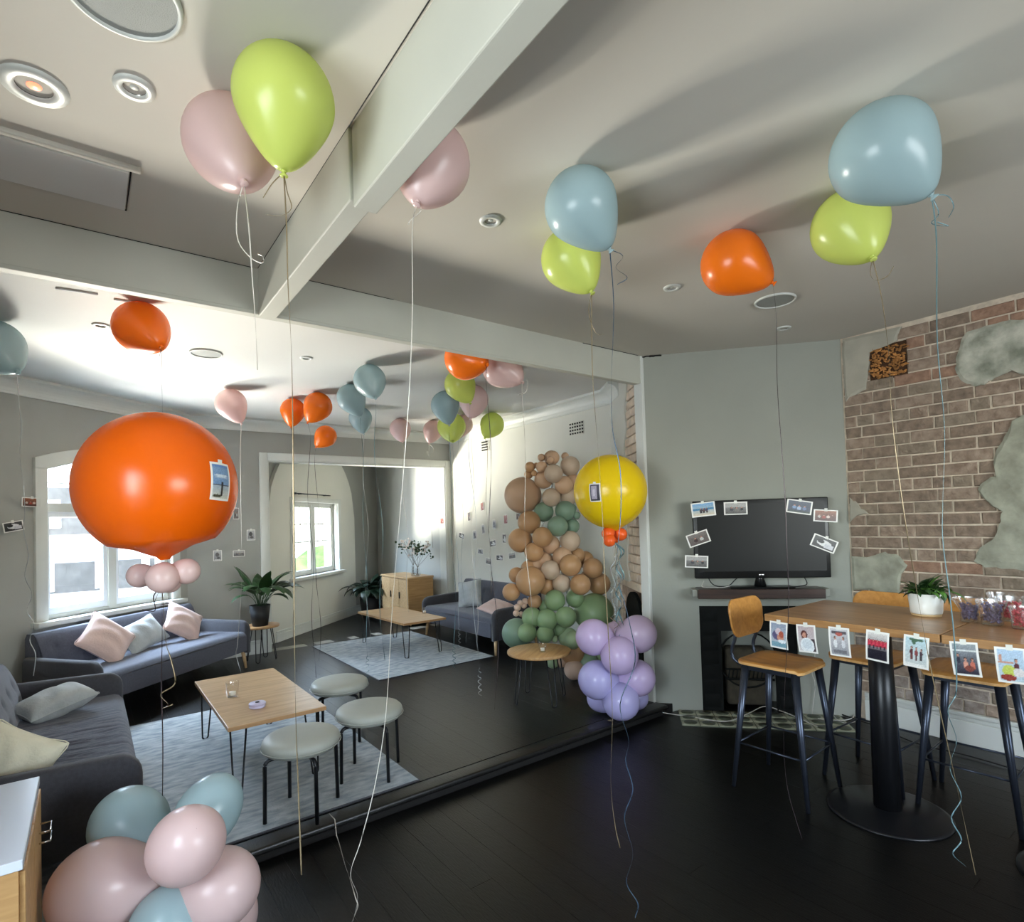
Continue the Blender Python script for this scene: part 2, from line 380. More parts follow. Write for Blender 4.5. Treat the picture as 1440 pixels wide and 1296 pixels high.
for a, c in ((WL + .035, um - .04), (um + .04, WR - .035)):
    s = MB(); w_ = .042
    s.box((a, .06, Zb + .035), (a + w_, .10, 1.84), mA); s.box((c - w_, .06, Zb + .035), (c, .10, 1.84), mA)
    s.box((a + w_, .06, Zb + .035), (c - w_, .10, Zb + .1), mA); s.box((a + w_, .06, 1.79), (c - w_, .10, 1.84), mA)
    so = s.link('sash', 'pvc_white', win)
    MB().box((a + w_, .078, Zb + .1), (c - w_, .083, 1.79), mA).link('pane', 'window_glass', so)
s = MB(); s.box((um - .015, .06, 1.92), (um + .015, .09, Zt - .02), mA); s.box((WL + .035, .06, 2.10), (WR - .035, .085, 2.115), mA)
so = s.link('transom_bars', 'pvc_white', win)
MB().box((WL + .035, .073, 1.92), (WR - .035, .078, Zt - .01), mA).link('pane', 'window_glass', so)
# left side wall, back wall: behind and beside the camera, each with a window
wll, mL, LL = wallseg('wall_left', (-.8, -2.5), tuple((A1 + D1 * U0)[:2]), 'wall_grey', .15, holes=[(2.5, 4.0, .8, 2.4)])
wb, mB, LB = wallseg('wall_back', (-.8, -2.5), (4.83, -2.5), 'wall_grey', .15, out=-1, holes=[(2.0, 4.2, .9, 2.4)])
for nm, mm, u0, u1, za, zb_, sg in (('window_2', mL, 2.5, 4.0, .8, 2.4, 1), ('window_3', mB, 2.0, 4.2, .9, 2.4, 1)):
    w = snode(nm); b = MB()
    for a, c in ((u0, u0 + .06), (u1 - .06, u1), ((u0 + u1) / 2 - .03, (u0 + u1) / 2 + .03)): b.box((a, .03, za), (c, .1, zb_), mm)
    b.box((u0, .03, za), (u1, .1, za + .06), mm).box((u0, .03, zb_ - .06), (u1, .1, zb_), mm); b.link('window_frame', 'trim_white', w)
    MB().box((u0 + .06, .06, za + .06), (u1 - .06, .065, zb_ - .06), mm).link('pane', 'window_glass', w)
# wall with the wide opening to the niche
YW = 7.57
xl = pln(378, 760, (0, YW, 0), (0, 1, 0)).x; xr = pln(627, 740, (0, YW, 0), (0, 1, 0)).x
zt = pln(500, 652, (0, YW, 0), (0, 1, 0)).z
x0w = (A1 + D1 * U1).x - .02
wf, mF, _ = wallseg('wall_front', (x0w - .05, YW), (4.6, YW), 'wall_grey', .17, holes=[(xl - x0w + .05, xr - x0w + .05, FZ, zt)])
dr = snode('door_1')
cwf = .1
MB().rbox((xl - cwf, YW - .03, FZ), (xl, YW + .001, zt + cwf), .008, 2).rbox((xr, YW - .03, FZ), (xr + cwf, YW + .001, zt + cwf), .008, 2).rbox((xl, YW - .03, zt), (xr, YW + .001, zt + cwf), .008, 2).link('casing', 'trim_white', dr)
MB().box((xl - .001, YW - .01, FZ), (xl + .012, YW + .18, zt)).box((xr - .012, YW - .01, FZ), (xr + .001, YW + .18, zt)).box((xl, YW - .01, zt - .012), (xr, YW + .18, zt)).link('lining', 'trim_white', dr)
# right wall of the back room
XR = 4.51
wr, mR, _ = wallseg('wall_right', (XR, YW + .1), (XR, 4.05), 'wall_white', .15)
# niche: angled wall with the arched feature and its window, right wall, left return
NQ = NA + ND * 3.48
nx = lambda px, py: (pln(px, py, NA, NN) - NA).dot(ND)
nwl, nwr = nx(409, 760), nx(471, 760)
nzb, nzt = .90, 2.0
wn, mN, _ = wallseg('wall_front', NA - ND * .6, NQ + ND * .1, 'wall_grey', .2, holes=[(nwl + .6, nwr + .6, nzb, nzt)])
mN0 = frame(NA, ND, NN, (0, 0, 1))
aL, aR = nx(372, 720), nx(496, 790); ac = (aL + aR) / 2; ah = (aR - aL) / 2
def arz(u): t = max(-1, min(1, (u - ac) / ah)); return 1.75 + 1.2 * math.sqrt(max(0, 1 - t * t))
b = MB()
for i in range(28):
    a = aL + (aR - aL) * i / 28; c = aL + (aR - aL) * (i + 1) / 28
    for zz0, zz1 in ((FZ, nzb), (nzt, 9)) if a > nwl - .03 and c < nwr + .03 else ((FZ, 9),):
        b.prism([(a, -.05, zz0), (c, -.05, zz0), (c, -.05, min(zz1, arz(c))), (a, -.05, min(zz1, arz(a)))], (0, .051, 0), mN0)
b.link('arched_panel', 'wall_white', wn)
w2 = snode('window_4')
fr = MB(); t_ = .05
fr.rbox((nwl - .09, -.075, nzb), (nwl, -.03, nzt + .07), .005, 2, mN0).rbox((nwr, -.075, nzb), (nwr + .09, -.03, nzt + .07), .005, 2, mN0).rbox((nwl, -.075, nzt), (nwr, -.03, nzt + .07), .005, 2, mN0)
fr.link('casing', 'trim_white', w2)
MB().rbox((nwl - .13, -.14, nzb - .05), (nwr + .13, .1, nzb), .01, 3, mN0).link('window_sill', 'trim_white', w2)
nm_ = (nwl + nwr) / 2
MB().box((nm_ - .03, .02, nzb), (nm_ + .03, .1, nzt), mN0).box((nwl, .02, nzb), (nwl + .03, .1, nzt), mN0).box((nwr - .03, .02, nzb), (nwr, .1, nzt), mN0).box((nwl, .02, nzt - .03), (nwr, .1, nzt), mN0).box((nwl, .02, nzb), (nwr, .1, nzb + .03), mN0).link('window_frame', 'trim_white', w2)
for a, c in ((nwl + .03, nm_ - .03), (nm_ + .03, nwr - .03)):
    s = MB(); w_ = .045
    s.box((a, .03, nzb + .03), (a + w_, .07, nzt - .03), mN0).box((c - w_, .03, nzb + .03), (c, .07, nzt - .03), mN0)
    s.box((a, .03, nzb + .03), (c, .07, nzb + .03 + w_), mN0).box((a, .03, nzt - .03 - w_), (c, .07, nzt - .03), mN0)
    so = s.link('sash', 'trim_white', w2)
    g = MB(); mid = (a + c) / 2; z1_, z2_ = nzt - .33, nzt - .60
    g.box((mid - .009, .04, z2_), (mid + .009, .06, nzt - .07), mN0).box((a + w_, .04, z1_ - .009), (c - w_, .06, z1_ + .009), mN0).box((a + w_, .04, z2_ - .009), (c - w_, .06, z2_ + .009), mN0)
    g.link('glazing_bars', 'trim_white', so)
    MB().box((a + w_, .047, nzb + .07), (c - w_, .051, nzt - .07), mN0).link('pane', 'window_glass', so)
rail = thing('curtain_rail', 'thin bare metal curtain rail above the small niche window', 'rail', mN0 @ V(((nwl + nwr) / 2, -.09, nzt + .12)))
MB().tube([(-.62, 0, 0), (.35, 0, 0)], .008).lathe([(.014, -.02), (.014, .02)], 10, Matrix.Translation((-.63, 0, 0)) @ Matrix.Rotation(PI / 2, 4, 'Y')).link('rod', 'grey_metal', rail); rail.rotation_euler = (0, 0, math.atan2(ND.y, ND.x))
for k in (-.5, .2): MB().box((k, 0, -.01), (k + .02, .05, .01)).link('bracket', 'grey_metal', rail)
wallseg('wall_right', tuple((NQ)[:2]), (4.42, YW + .15), 'wall_light', .15)
wallseg('wall_left', (1.30, YW + .15), tuple((NA - ND * .5)[:2]), 'wall_grey', .15)
# diagonal chimney breast facing the far room, with dark arched firebox and bare painted brick
FA = V((3.86, 3.20, 0)); FB = V((4.51, 4.16, 0)); fd = (FB - FA).normalized(); fn = V((-fd.y, fd.x, 0)); FLn = (FB - FA).length
mC = frame(FA, fd, -fn, (0, 0, 1))      # local: x along, y into the breast, z up
wc = struct(MB().box((0, .03, -.1), (.24, .2, HC), mC).box((.24, .03, .95), (.85, .2, HC), mC).box((.85, .03, -.1), (FLn, .2, HC), mC).box((.2, .2, -.1), (.9, .5, 1.0), mC).link('wall_right', 'mortar_pale'))
b = MB(); k = 0
for r in range(35):
    z = FZ + .004 + r * .086; u = (-.115 if r % 2 else 0)
    while u < FLn:
        a, c = max(.01, u), min(FLn - .01, u + .225)
        lim = .28 + .22 * min(1, max(0, (z - 1.3) / 1.5)) * 0
        edge = .64 - .20 * max(0, (z - 2.1) / .9) + .03 * math.sin(z * 17)
        if z < 1.0: edge = FLn
        if c - a > .04 and a < edge and not (c > .24 and a < .85 and z < .93) and z + .08 < 2.95:
            b.rbox((a, random.uniform(-.004, .006), z), (min(c, edge + .05), .04, min(z + .076, 2.95)), .006, 1, mC, smooth=False); k += 1
        u += .235
bo = b.link('bare_brick', 'brick_pale', wc); bo['kind'] = 'stuff'
b = MB(); prev = None
for i in range(36):
    z0_, z1_ = 1.0 + i * .055, 1.0 + (i + 1) * .055
    e0 = .64 - .20 * max(0, (z0_ - 2.1) / .9) + .03 * math.sin(z0_ * 17); e1 = .64 - .20 * max(0, (z1_ - 2.1) / .9) + .03 * math.sin(z1_ * 17)
    b.prism([(e0, -.012, z0_), (FLn, -.012, z0_), (FLn, -.012, z1_), (e1, -.012, z1_)], (0, .05, 0), mC)
b.link('plaster_coat', 'wall_white', wc)
fb = MB(); pts = [(.26, 0, .0), (.84, 0, .0)] + [(.55 + .29 * math.cos(a), 0, .62 + .29 * math.sin(a)) for a in [PI * i / 12 for i in range(13)]]
fb.prism(pts, (0, .03, 0), mC).link('firebox', 'iron', wc)
# pier end between the rooms
struct(MB().rbox((3.775, 3.12, -.02), (3.86, 3.21, HC), .006, 2, smooth=False).link('trim_5', 'trim_white'))
# TV wall (diagonal chimney breast of the near room)
TA = V((3.80, 3.125, 0)); TB = V((4.83, 1.97, 0)); td = (TB - TA).normalized(); TL = (TB - TA).length; tn = V((-td.y, td.x, 0))
if tn.dot(O - TA) > 0: tn = -tn       # tn points into the wall
mT = frame(TA, td, tn, (0, 0, 1))
OP0, OP1, OPZ = .385, 1.14, .87
wt = struct(MB().box((-.03, 0, -.02), (OP0, .35, HC), mT).box((OP1, 0, -.02), (TL + .05, .35, HC), mT).box((OP0, 0, OPZ), (OP1, .35, HC), mT).box((OP0 - .05, .33, -.02), (OP1 + .05, .38, OPZ + .05), mT).link('wall_right', 'tv_wall_paint'))
fpl = thing('fireplace_insert', 'dark cast iron fireplace insert in the opening below the mantel shelf', 'fireplace', TA)
fpl.matrix_world = mT
MB().box((OP0 + .002, .03, 0), (OP0 + .17, .06, OPZ - .002)).box((OP1 - .17, .03, 0), (OP1 - .002, .06, OPZ - .002)).box((OP0 + .17, .03, .66), (OP1 - .17, .06, OPZ - .002)).link('surround', 'iron', fpl)
for i in range(7):
    for k in (OP0 + .02, OP1 - .15): MB().rbox((k, .026, .03 + i * .118), (k + .125, .032, .03 + i * .118 + .108), .004, 1).link('tile', 'iron', fpl)
MB().lathe([(.235, 0), (.235, .008), (.222, .008), (.222, 0)], 24, Matrix.Translation((.76, .06, .42)) @ Matrix.Rotation(PI / 2, 4, 'X'), caps=False).link('arch_ring', 'iron', fpl)
MB().rbox((.60, .12, .02), (.92, .26, .5), .03, 3).link('fireback', 'fire_brick', fpl)
g = MB()
for i in range(11): g.tube([(.60 + i * .032, .05, .26), (.615 + i * .032, .045, .34)], .006, 5)
g.tube([(.58, .05, .26), (.96, .05, .26)], .01, 6).tube([(.58, .05, .34), (.96, .05, .34)], .008, 6).link('fire_grate', 'iron', fpl)
mant = thing('mantel_shelf', 'dark stained timber mantel shelf on the wall under the television', 'shelf'); mant.matrix_world = mT
MB().rbox((.36, -.19, .955), (1.30, -.002, 1.03), .004, 2, smooth=False).link('board', 'mantel_wood', mant)
for k in (.32, 1.302): MB().rbox((k, -.15, .965), (k + .04, -.002, 1.025), .004, 2, smooth=False).link('end_block', 'tv_wall_paint', mant)
# hearth of patterned tiles
hr = thing('tiled_hearth', 'green and cream patterned tile hearth on the floor before the fireplace', 'hearth'); hr.matrix_world = mT
MB().box((.18, -.36, .0), (1.42, -.002, .006)).link('bed', 'hearth_tile_dark', hr)
for i in range(9):
    for j in range(3):
        a = .185 + i * .137; c = -.357 + j * .118
        MB().rbox((a, c, .004), (a + .131, c + .113, .012), .002, 1).link('tile', 'hearth_tile', hr)
        MB().lathe([(.05, 0), (.05, .0015)], 14, Matrix.Translation((a + .066, c + .057, .0125))).lathe([(.03, 0), (.03, .0025)], 14, Matrix.Translation((a + .066, c + .057, .0125))).link('tile_motif', 'hearth_tile_dark', hr)
# brick wall, right
XB = 4.83
bw = struct(MB().box((XB + .0015, -2.5, -.2), (XB + .2, 2.0, HC)).link('wall_right', 'mortar'))
struct(MB().box((XB - .004, -2.5, -.2), (XB + .02, .28, HC)).link('wall_right', 'wall_grey'))
# plaster patches as outlines in (y, z), taken on the wall plane
def wp(px, py): p = pln(px, py, (XB, 0, 0), (1, 0, 0)); return (p.y, p.z)
patches = {
 'plaster_rough': [[wp(*p) for p in [(1351, 478), (1362, 466), (1385, 458), (1410, 451), (1450, 447), (1475, 470), (1475, 530), (1440, 528), (1425, 521), (1400, 531), (1385, 541), (1370, 544), (1353, 537), (1343, 525), (1344, 505)]]],
 'plaster': [[wp(*p) for p in [(1412, 612), (1425, 590), (1445, 578), (1490, 560), (1520, 700), (1520, 820), (1470, 808), (1440, 804), (1410, 800), (1385, 798), (1371, 790), (1375, 778), (1393, 765), (1403, 752), (1407, 735), (1409, 720), (1390, 706), (1374, 688), (1380, 678), (1400, 668), (1398, 650), (1402, 632)]],
   [wp(*p) for p in [(1196, 782), (1220, 782), (1245, 776), (1262, 778), (1277, 795), (1268, 806), (1266, 835), (1248, 838), (1225, 830), (1205, 828), (1197, 830)]]],
 'plaster_smooth': [[wp(*p) for p in [(1184, 476), (1230, 468), (1268, 459), (1263, 478), (1250, 484), (1225, 494), (1222, 520), (1218, 548), (1195, 560), (1189, 566), (1187, 540)]],
   [wp(*p) for p in [(1195, 700), (1203, 704), (1212, 714), (1222, 722), (1205, 725), (1196, 735)]]]}
def inside(y, z, poly):
    c = False; n = len(poly)
    for i in range(n):
        (a, b_), (d, e) = poly[i], poly[(i + 1) % n]
        if (b_ > z) != (e > z) and y < (d - a) * (z - b_) / (e - b_) + a: c = not c
    return c
allp = [p for v in patches.values() for p in v]
v0, v1 = wp(1222, 490), wp(1277, 527)
hole = (min(v0[0], v1[0]), max(v0[0], v1[0]), min(v0[1], v1[1]), max(v0[1], v1[1]))
CH = .0862; nb = 0
for r in range(33):
    z = .215 + r * CH; off = .1175 if r % 2 else .03; y = 1.955 + off
    while y > .30:
        L_ = .225 if (r % 6) else .107
        a, c = max(.29, y - L_), min(1.955, y); y -= L_ + .0105
        zt_ = min(z + CH - .0105, HC - .012)
        if c - a < .035 or zt_ - z < .02: continue
        ym, zm = (a + c) / 2, (z + zt_) / 2
        if a < hole[1] and c > hole[0] and hole[2] - .02 < zm < hole[3] + .02:
            if c - hole[1] > .04: a = hole[1] + .004
            elif hole[0] - a > .04: c = hole[0] - .004
            else: continue
            ym = (a + c) / 2
        pts4 = [(a, z), (c, z), (c, zt_), (a, zt_), (ym, zm)]
        if any(all(inside(q[0], q[1], P) for q in pts4) for P in allp): continue
        mt = random.choice(['brick_pink', 'brick_brown', 'brick_brown', 'brick_grey', 'brick_pink'])
        if z < .95: mt = random.choice(['brick_dusty', 'brick_grey', 'brick_dusty', 'brick_pink'])
        if 2.35 < z and random.random() < .3: mt = 'brick_red'
        if 1.0 < z < 1.2 and random.random() < .4: mt = 'brick_red'
        bm = bmesh.new(); bmesh.ops.create_cube(bm, size=1)
        x0_ = XB - .007 + random.uniform(-.004, .004)
        for v in bm.verts:
            v.co = V((x0_ if v.co.x < 0 else XB + .02, a if v.co.y < 0 else c, z if v.co.z < 0 else zt_)) + V((random.uniform(-.002, .002), random.uniform(-.0025, .0025), random.uniform(-.0025, .0025)))
        bmesh.ops.bevel(bm, geom=[e for e in bm.edges if all(v.co.x < XB + .008 for v in e.verts)], offset=.005, segments=1, affect='EDGES')
        me = bpy.data.meshes.new('brick'); bm.to_mesh(me); bm.free(); me.materials.append(M[mt])
        o = bpy.data.objects.new('brick', me); C.objects.link(o); o.parent = bw; nb += 1
for mt, ps in patches.items():
    for P in ps:
        # wobble the outline, then a slab with a slightly sunk rim
        Q = []
        for i in range(len(P)):
            a, c = P[i], P[(i + 1) % len(P)]
            for t in (0, .33, .66): Q.append((a[0] + (c[0] - a[0]) * t + random.uniform(-.006, .006), a[1] + (c[1] - a[1]) * t + random.uniform(-.006, .006)))
        Q = [(min(1.96, q[0]), min(q[1], HC - .003)) for q in Q]
        cy_, cz_ = sum(q[0] for q in Q) / len(Q), sum(q[1] for q in Q) / len(Q)
        n = len(Q); vs = [V((XB + .015, q[0], q[1])) for q in Q] + [V((XB - .012, q[0] + (cy_ - q[0]) * .02, q[1] + (cz_ - q[1]) * .02)) for q in Q] + [V((XB - .02, q[0] + (cy_ - q[0]) * .12, q[1] + (cz_ - q[1]) * .12)) for q in Q]
        fs = [(i, (i + 1) % n, n + (i + 1) % n, n + i) for i in range(n)] + [(n + i, n + (i + 1) % n, 2 * n + (i + 1) % n, 2 * n + i) for i in range(n)] + [tuple(range(2 * n, 3 * n))]
        MB().add(vs, fs).link('plaster_patch', mt, bw)
# broken opening stuffed with rubble
MB().box((XB - .004, hole[0], hole[2]), (XB + .001, hole[1], hole[3])).link('cavity', 'cavity_brown', bw)
b = MB()
for i in range(190):
    y, z = random.uniform(hole[0] + .02, hole[1] - .02), random.uniform(hole[2] + .01, hole[3] - .02)
    a = random.uniform(0, PI); l = random.uniform(.015, .04)
    b.tube([(XB + random.uniform(-.016, -.004), y, z), (XB + random.uniform(-.016, -.004), y + l * math.cos(a), z + l * math.sin(a) * .6)], random.uniform(.004, .008), 5)
ro = b.link('rubble', 'rubble', bw); ro['kind'] = 'stuff'
# skirting boards
def skirt(name, p, q, h=.2, z0=0., t=.02, side=1):
    p, q = V((p[0], p[1], 0)), V((q[0], q[1], 0)); L = (q - p).length; d = (q - p) / L; n = V((-d.y, d.x, 0)) * side
    m = frame(p + V((0, 0, z0)), d, n, (0, 0, 1))
    b = MB().rbox((0, 0, 0), (L, t, h * .72), .003, 1, m, False).rbox((0, 0, h * .72), (L, t * .75, h * .86), .004, 2, m).rbox((0, 0, h * .86), (L, t * 1.1, h), .006, 2, m)
    return struct(b.link(name, 'trim_white'))
skirt('baseboard_right', (XB - .004, -2.5), (XB - .004, 1.9), .215, 0, .03)
skirt('baseboard_left', tuple((A1 + D1 * (U0 + .05))[:2]), tuple((A1 + D1 * (U1 - .02))[:2]), .17, FZ, side=-1)
skirt('baseboard_front', (x0w + .03, YW - .001), (xl - cwf, YW - .001), .17, FZ, side=-1)
skirt('baseboard_front', tuple((NA + ND * .12 - NN * .05)[:2]), tuple((NQ - ND * .04 - NN * .05)[:2]), .15, FZ, side=-1)
skirt('baseboard_right', (XR - .001, YW - .03), (XR - .001, 4.2), .17, FZ, side=-1)
# cornices of the far room: stepped cove swept along the wall
def cornice(name, p, q, side=1, mt='trim_white'):
    p, q = V((p[0], p[1], 0)), V((q[0], q[1], 0)); L = (q - p).length; d = (q - p) / L; n = V((-d.y, d.x, 0)) * side
    prof = [(0, 2.85), (.018, 2.85), (.018, 2.87)] + [(.02 + .085 * (1 - math.cos(t * PI / 2)), 2.875 + .095 * math.sin(t * PI / 2)) for t in [i / 6 for i in range(7)]] + [(.12, 2.975), (.12, 3.0), (0, 3.0)]
    pts = [p + n * a + V((0, 0, z)) for a, z in prof]
    return struct(MB().prism(pts, q - p).link(name, mt))
cornice('trim_6', tuple((A1 + D1 * U0)[:2]), tuple((A1 + D1 * (U1 + .02))[:2]), -1)
cornice('trim_7', (x0w - .1, YW), (XR, YW), -1)
cornice('trim_8', (XR, YW), (XR, 4.0), -1)
cornice('trim_9', tuple((FB)[:2]), tuple((FA + fd * .75)[:2]), -1)

# ---- ceiling fittings
def downlight(px, py, r=.055, lens='lamp_lens', label='', led=False):
    p = pz(px, py, HC)
    t = thing('downlight', label, 'ceiling light', p, 0, 'recessed downlights')
    MB().lathe([(r * .55, -.003), (r * .62, -.009), (r, -.007), (r * 1.04, 0)], 24, caps=False).link('trim_ring', 'trim_white', t)
    MB().lathe([(r * .6, -.004), (r * .35, .018), (.001, .02)], 20, caps=False).link('reflector', lens, t)
    MB().lathe([(.001, -.002), (r * .22, -.001), (r * .24, .006)], 16, caps=False).link('bulb', 'led_red' if led else 'trim_white', t)
downlight(48, 121, .085, label='large recessed downlight with reddish glow in the near ceiling, top left', led=True)
downlight(189, 123, .055, label='small recessed downlight between the round speaker and the ceiling hatch')
downlight(690, 310, .05, label='recessed downlight beside the blue and lime balloon pair')
downlight(945, 404, .05, label='recessed downlight left of the orange balloon in the near ceiling')
downlight(1102, 461, .05, label='recessed downlight near the television wall, farthest of the near ceiling')
downlight(142, 457, .05, label='recessed downlight left of the orange balloon beyond the beam')
downlight(431, 503, .05, label='recessed downlight in the far ceiling above the pair of orange balloons')
def speaker(px, py, r, label):
    t = thing('ceiling_speaker', label, 'speaker', pz(px, py, HC), 0, 'round ceiling speakers')
    MB().lathe([(r, 0), (r * .99, -.01), (r * .92, -.012), (r * .9, -.004)], 40, caps=False).link('rim', 'trim_white', t)
    MB().lathe([(r * .91, -.005), (.001, -.007)], 40, caps=False).link('grille', 'speaker_mesh', t)
speaker(172, -8, .135, 'large round ceiling speaker cut by the top edge of the photo')
speaker(1090, 422, .125, 'round ceiling speaker below the tail of the near orange balloon')
speaker(290, 496, .115, 'round ceiling speaker beyond the beam at left')
# hatch in the ceiling
ht = snode('trim_10'); ht['label'] = 'rectangular access hatch in the ceiling'
h0, h1 = pz(177, 294, HC), pz(187, 243, HC)
MB().rbox((-.72, 2.53, HC - .008), (.135, 2.84, HC + .002), .002, 1, smooth=False).link('hatch_panel', 'ceiling_far', ht)
MB().tube([(-.72, 2.845, HC - .002), (.14, 2.845, HC - .002), (.14, 2.53, HC - .002)], .003, 5).link('gap', 'black_gap', ht)
MB().rbox((-.72, 2.475, HC - .018), (.17, 2.5, HC + .002), .004, 2).link('hatch_moulding', 'ceiling_paint', ht)
p = pz(303, 594, 2.97)
sd = thing('ceiling_sensor', 'tiny round sensor on the cornice beyond the giant orange balloon', 'sensor', p)
MB().lathe([(.028, 0), (.028, -.02), (.012, -.035)], 16).link('dome', 'black_metal', sd)
cv = thing('ceiling_slot_vent', 'pair of thin white slot vents in the ceiling beyond the beam at left', 'vent', pz(150, 417, HC))
for a, c in (((78, 404), (138, 413)), ((160, 420), (210, 427))):
    q0, q1 = pz(*a, HC) - cv.location, pz(*c, HC) - cv.location
    MB().tube([q0 - V((0, 0, .004)), q1 - V((0, 0, .004))], .006, 6).link('slot', 'pvc_white', cv)
# wall vents
def wallvent(px, py, w, h, nx_, nz_, label):
    p = pln(px, py, (XR, 0, 0), (1, 0, 0)); t = thing('wall_vent', label, 'vent', p)
    MB().rbox((-.006, -w / 2, -h / 2), (0, w / 2, h / 2), .002, 1).link('plate', 'wall_white', t)
    for j in range(nz_):
        b = MB()
        for i in range(nx_):
            y = -w / 2 + w * (i + .5) / nx_; z = -h / 2 + h * (j + .5) / nz_
            b.box((-.008, y - w / nx_ * .32, z - h / nz_ * .25), (-.005, y + w / nx_ * .32, z + h / nz_ * .25))
        b.link('slot_row', 'black_gap', t)
wallvent(811, 602, .24, .15, 6, 4, 'small perforated plaster vent high on the cream wall above the balloon garland')
wallvent(682, 627, .24, .15, 1, 4, 'louvred wall vent high on the cream wall behind the lime balloon')
# ---- outside: street, facades
og = struct(MB().box((-30, 6, -1.2), (40, 60, -1.0)).link('ground', 'outside_white'))
Hm = frame((-1.2, 15, -1), (1, 0, 0), (0, 1, 0), (0, 0, 1))
hb = thing('street_building', 'pale brick building seen across the street through the large window', 'building'); hb.matrix_world = Hm
MB().box((-6, 0, 0), (3.6, 3, 4.6)).link('facade', 'outside_white', hb)
MB().box((-6, -.1, 2.62), (3.6, -.01, 3.6)).link('brick_band', 'outside_brick', hb)
MB().box((-6, -.5, 1.45), (3.6, -.3, 2.05)).link('fence', 'outside_dark', hb)
for i in range(8): MB().rbox((-5.6 + i * 1.15, -.16, 2.75), (-5.0 + i * 1.15, -.1, 3.35), .02, 1).link('window', 'outside_white', hb)
for i in range(12): MB().box((-5.9 + i * .8, -.56, 1.5), (-5.75 + i * .8, -.5, 2.1)).link('fence_post', 'outside_white', hb)
Hn = frame((5.4, 14.2, -1), (1, 0, 0), (0, 1, 0), (0, 0, 1))
hd = thing('street_hedge', 'sunlit green hedge outside the small niche window', 'hedge'); hd.matrix_world = Hn
def blob(u, v):
    a = u * 2 * PI; b_ = v * PI; r = 1 + .12 * math.sin(7 * a) * math.sin(5 * b_)
    return (2.2 * r * math.cos(a) * math.sin(b_), .8 * r * math.sin(a) * math.sin(b_), 1.0 + 1.1 * r * math.cos(b_))
MB().grid(blob, 28, 14).link('foliage', 'outside_green', hd)

# ================================================================== FURNITURE
def sofa(name, label, loc, rz, L, D=.8, cap='sofa_grey', wrinkles=False, tufts=True, arm_h=.53, seat_h=.41, back_h=.71, arm_t=.085):
    """local: x along the length, y from the front (0) to the back (D), z from the floor"""
    t = thing(name, label, 'sofa', loc, rz)
    ix0, ix1 = arm_t, L - arm_t
    def seat(u, v):
        x = ix0 + (ix1 - ix0) * u; y = v * (D - .17)
        z = seat_h + .012 * math.sin(PI * u)
        if y < .05: z -= .045 * (1 - y / .05) ** 2
        if wrinkles:
            q = V((x * 15 + .8 * math.sin(y * 6 + x * 3), y * 2.0, .3)); n_ = 1 - abs(mnoise.noise(q)) * 2.2
            q2 = V((x * 34 + 1.1 * math.sin(y * 7), y * 3.0, 4.3)); n2 = 1 - abs(mnoise.noise(q2)) * 2.2
            amp = max(0, min(1, (L - x) * 1.5 - .3)) * (.35 + .65 * max(0, math.sin(PI * v)))
            z -= amp * (.012 * max(0, n_) ** 3 + .006 * max(0, n2) ** 3)
        return (x, y, z)
    nu = 260 if wrinkles else 20
    b = MB().grid(seat, nu, 22)
    b.prism([(ix0, 0, .20), (ix1, 0, .20), (ix1, 0, seat_h - .045), (ix0, 0, seat_h - .045)], (0, .01, 0)).box((ix0, .01, .2), (ix1, D - .1, seat_h - .05))
    b.link('seat', cap, t)
    # reclined back, with button dimples pulled into it
    nbx = 7
    def back(u, v):
        x = ix0 + (ix1 - ix0) * u; s = v * (back_h - seat_h + .06)
        y = D - .19 + s * .28; z = seat_h - .04 + s
        d = 0
        if tufts:
            for r_, zz in enumerate((.11, .23)):
                for k in range(nbx):
                    xc = ix0 + (ix1 - ix0) * (k + .5 + (.0 if r_ else .0)) / nbx
                    d += .02 * math.exp(-((x - xc) ** 2 + (s - zz) ** 2) / .0008)
        y -= .035 * math.sin(PI * min(1, v * 1.0)) ** .5 - d
        return (x, y, z)
    b = MB().grid(back, 70 if tufts else 24, 18)
    b.prism([(ix0, D - .19, seat_h - .04), (ix0, D - .19 + .28 * (back_h - seat_h + .06), back_h + .02), (ix0, D - .02, back_h + .02), (ix0, D, back_h - .02), (ix0, D, .22), (ix0, D - .19, .22)], (ix1 - ix0, 0, 0))
    b.link('backrest', cap, t)
    for x0_ in (0, L - arm_t):
        b = MB(); y1_ = D - .06; r_ = .1
        pts = [(x0_, 0.0, .17), (x0_, 0, arm_h - r_)] + [(x0_, r_ - r_ * math.cos(a), arm_h - r_ + r_ * math.sin(a)) for a in [PI / 2 * i / 6 for i in range(1, 7)]] + [(x0_, y1_ - .02, arm_h + .02), (x0_, y1_, arm_h), (x0_, y1_, .17)]
        # rounded thick panel
        n = len(pts); vs = []
        for off, ins in ((0, .018), (.014, .004), (.03, 0), (arm_t - .03, 0), (arm_t - .014, .004), (arm_t, .018)):
            cy_, cz_ = (y1_) / 2, (arm_h + .17) / 2
            for p in pts:
                vs.append(V((p[0] + off, p[1] + (ins if p[1] < cy_ else -ins), p[2] + (ins if p[2] < cz_ else -ins))))
        fs = [(j * n + i, j * n + (i + 1) % n, (j + 1) * n + (i + 1) % n, (j + 1) * n + i) for j in range(5) for i in range(n)] + [tuple(range(n))[::-1], tuple(range(5 * n, 6 * n))]
        b.add(vs, fs, True).link('armrest', 'sofa_dark', t)
    for x0_ in (.07, L - .07):
        for y0_ in (.06, D - .14):
            MB().tube([(x0_, y0_, .19), (x0_ + (-.02 if x0_ < .5 else .02), y0_ - (.02 if y0_ < .3 else -.02), 0)], .022, 10, .014).link('leg', 'beech', t)
    return t
sofa1 = sofa('sofa', 'dark grey sofa under the large arched window with three cushions', (.04, 5.62, FZ), math.radians(42.2), 1.92, .80)
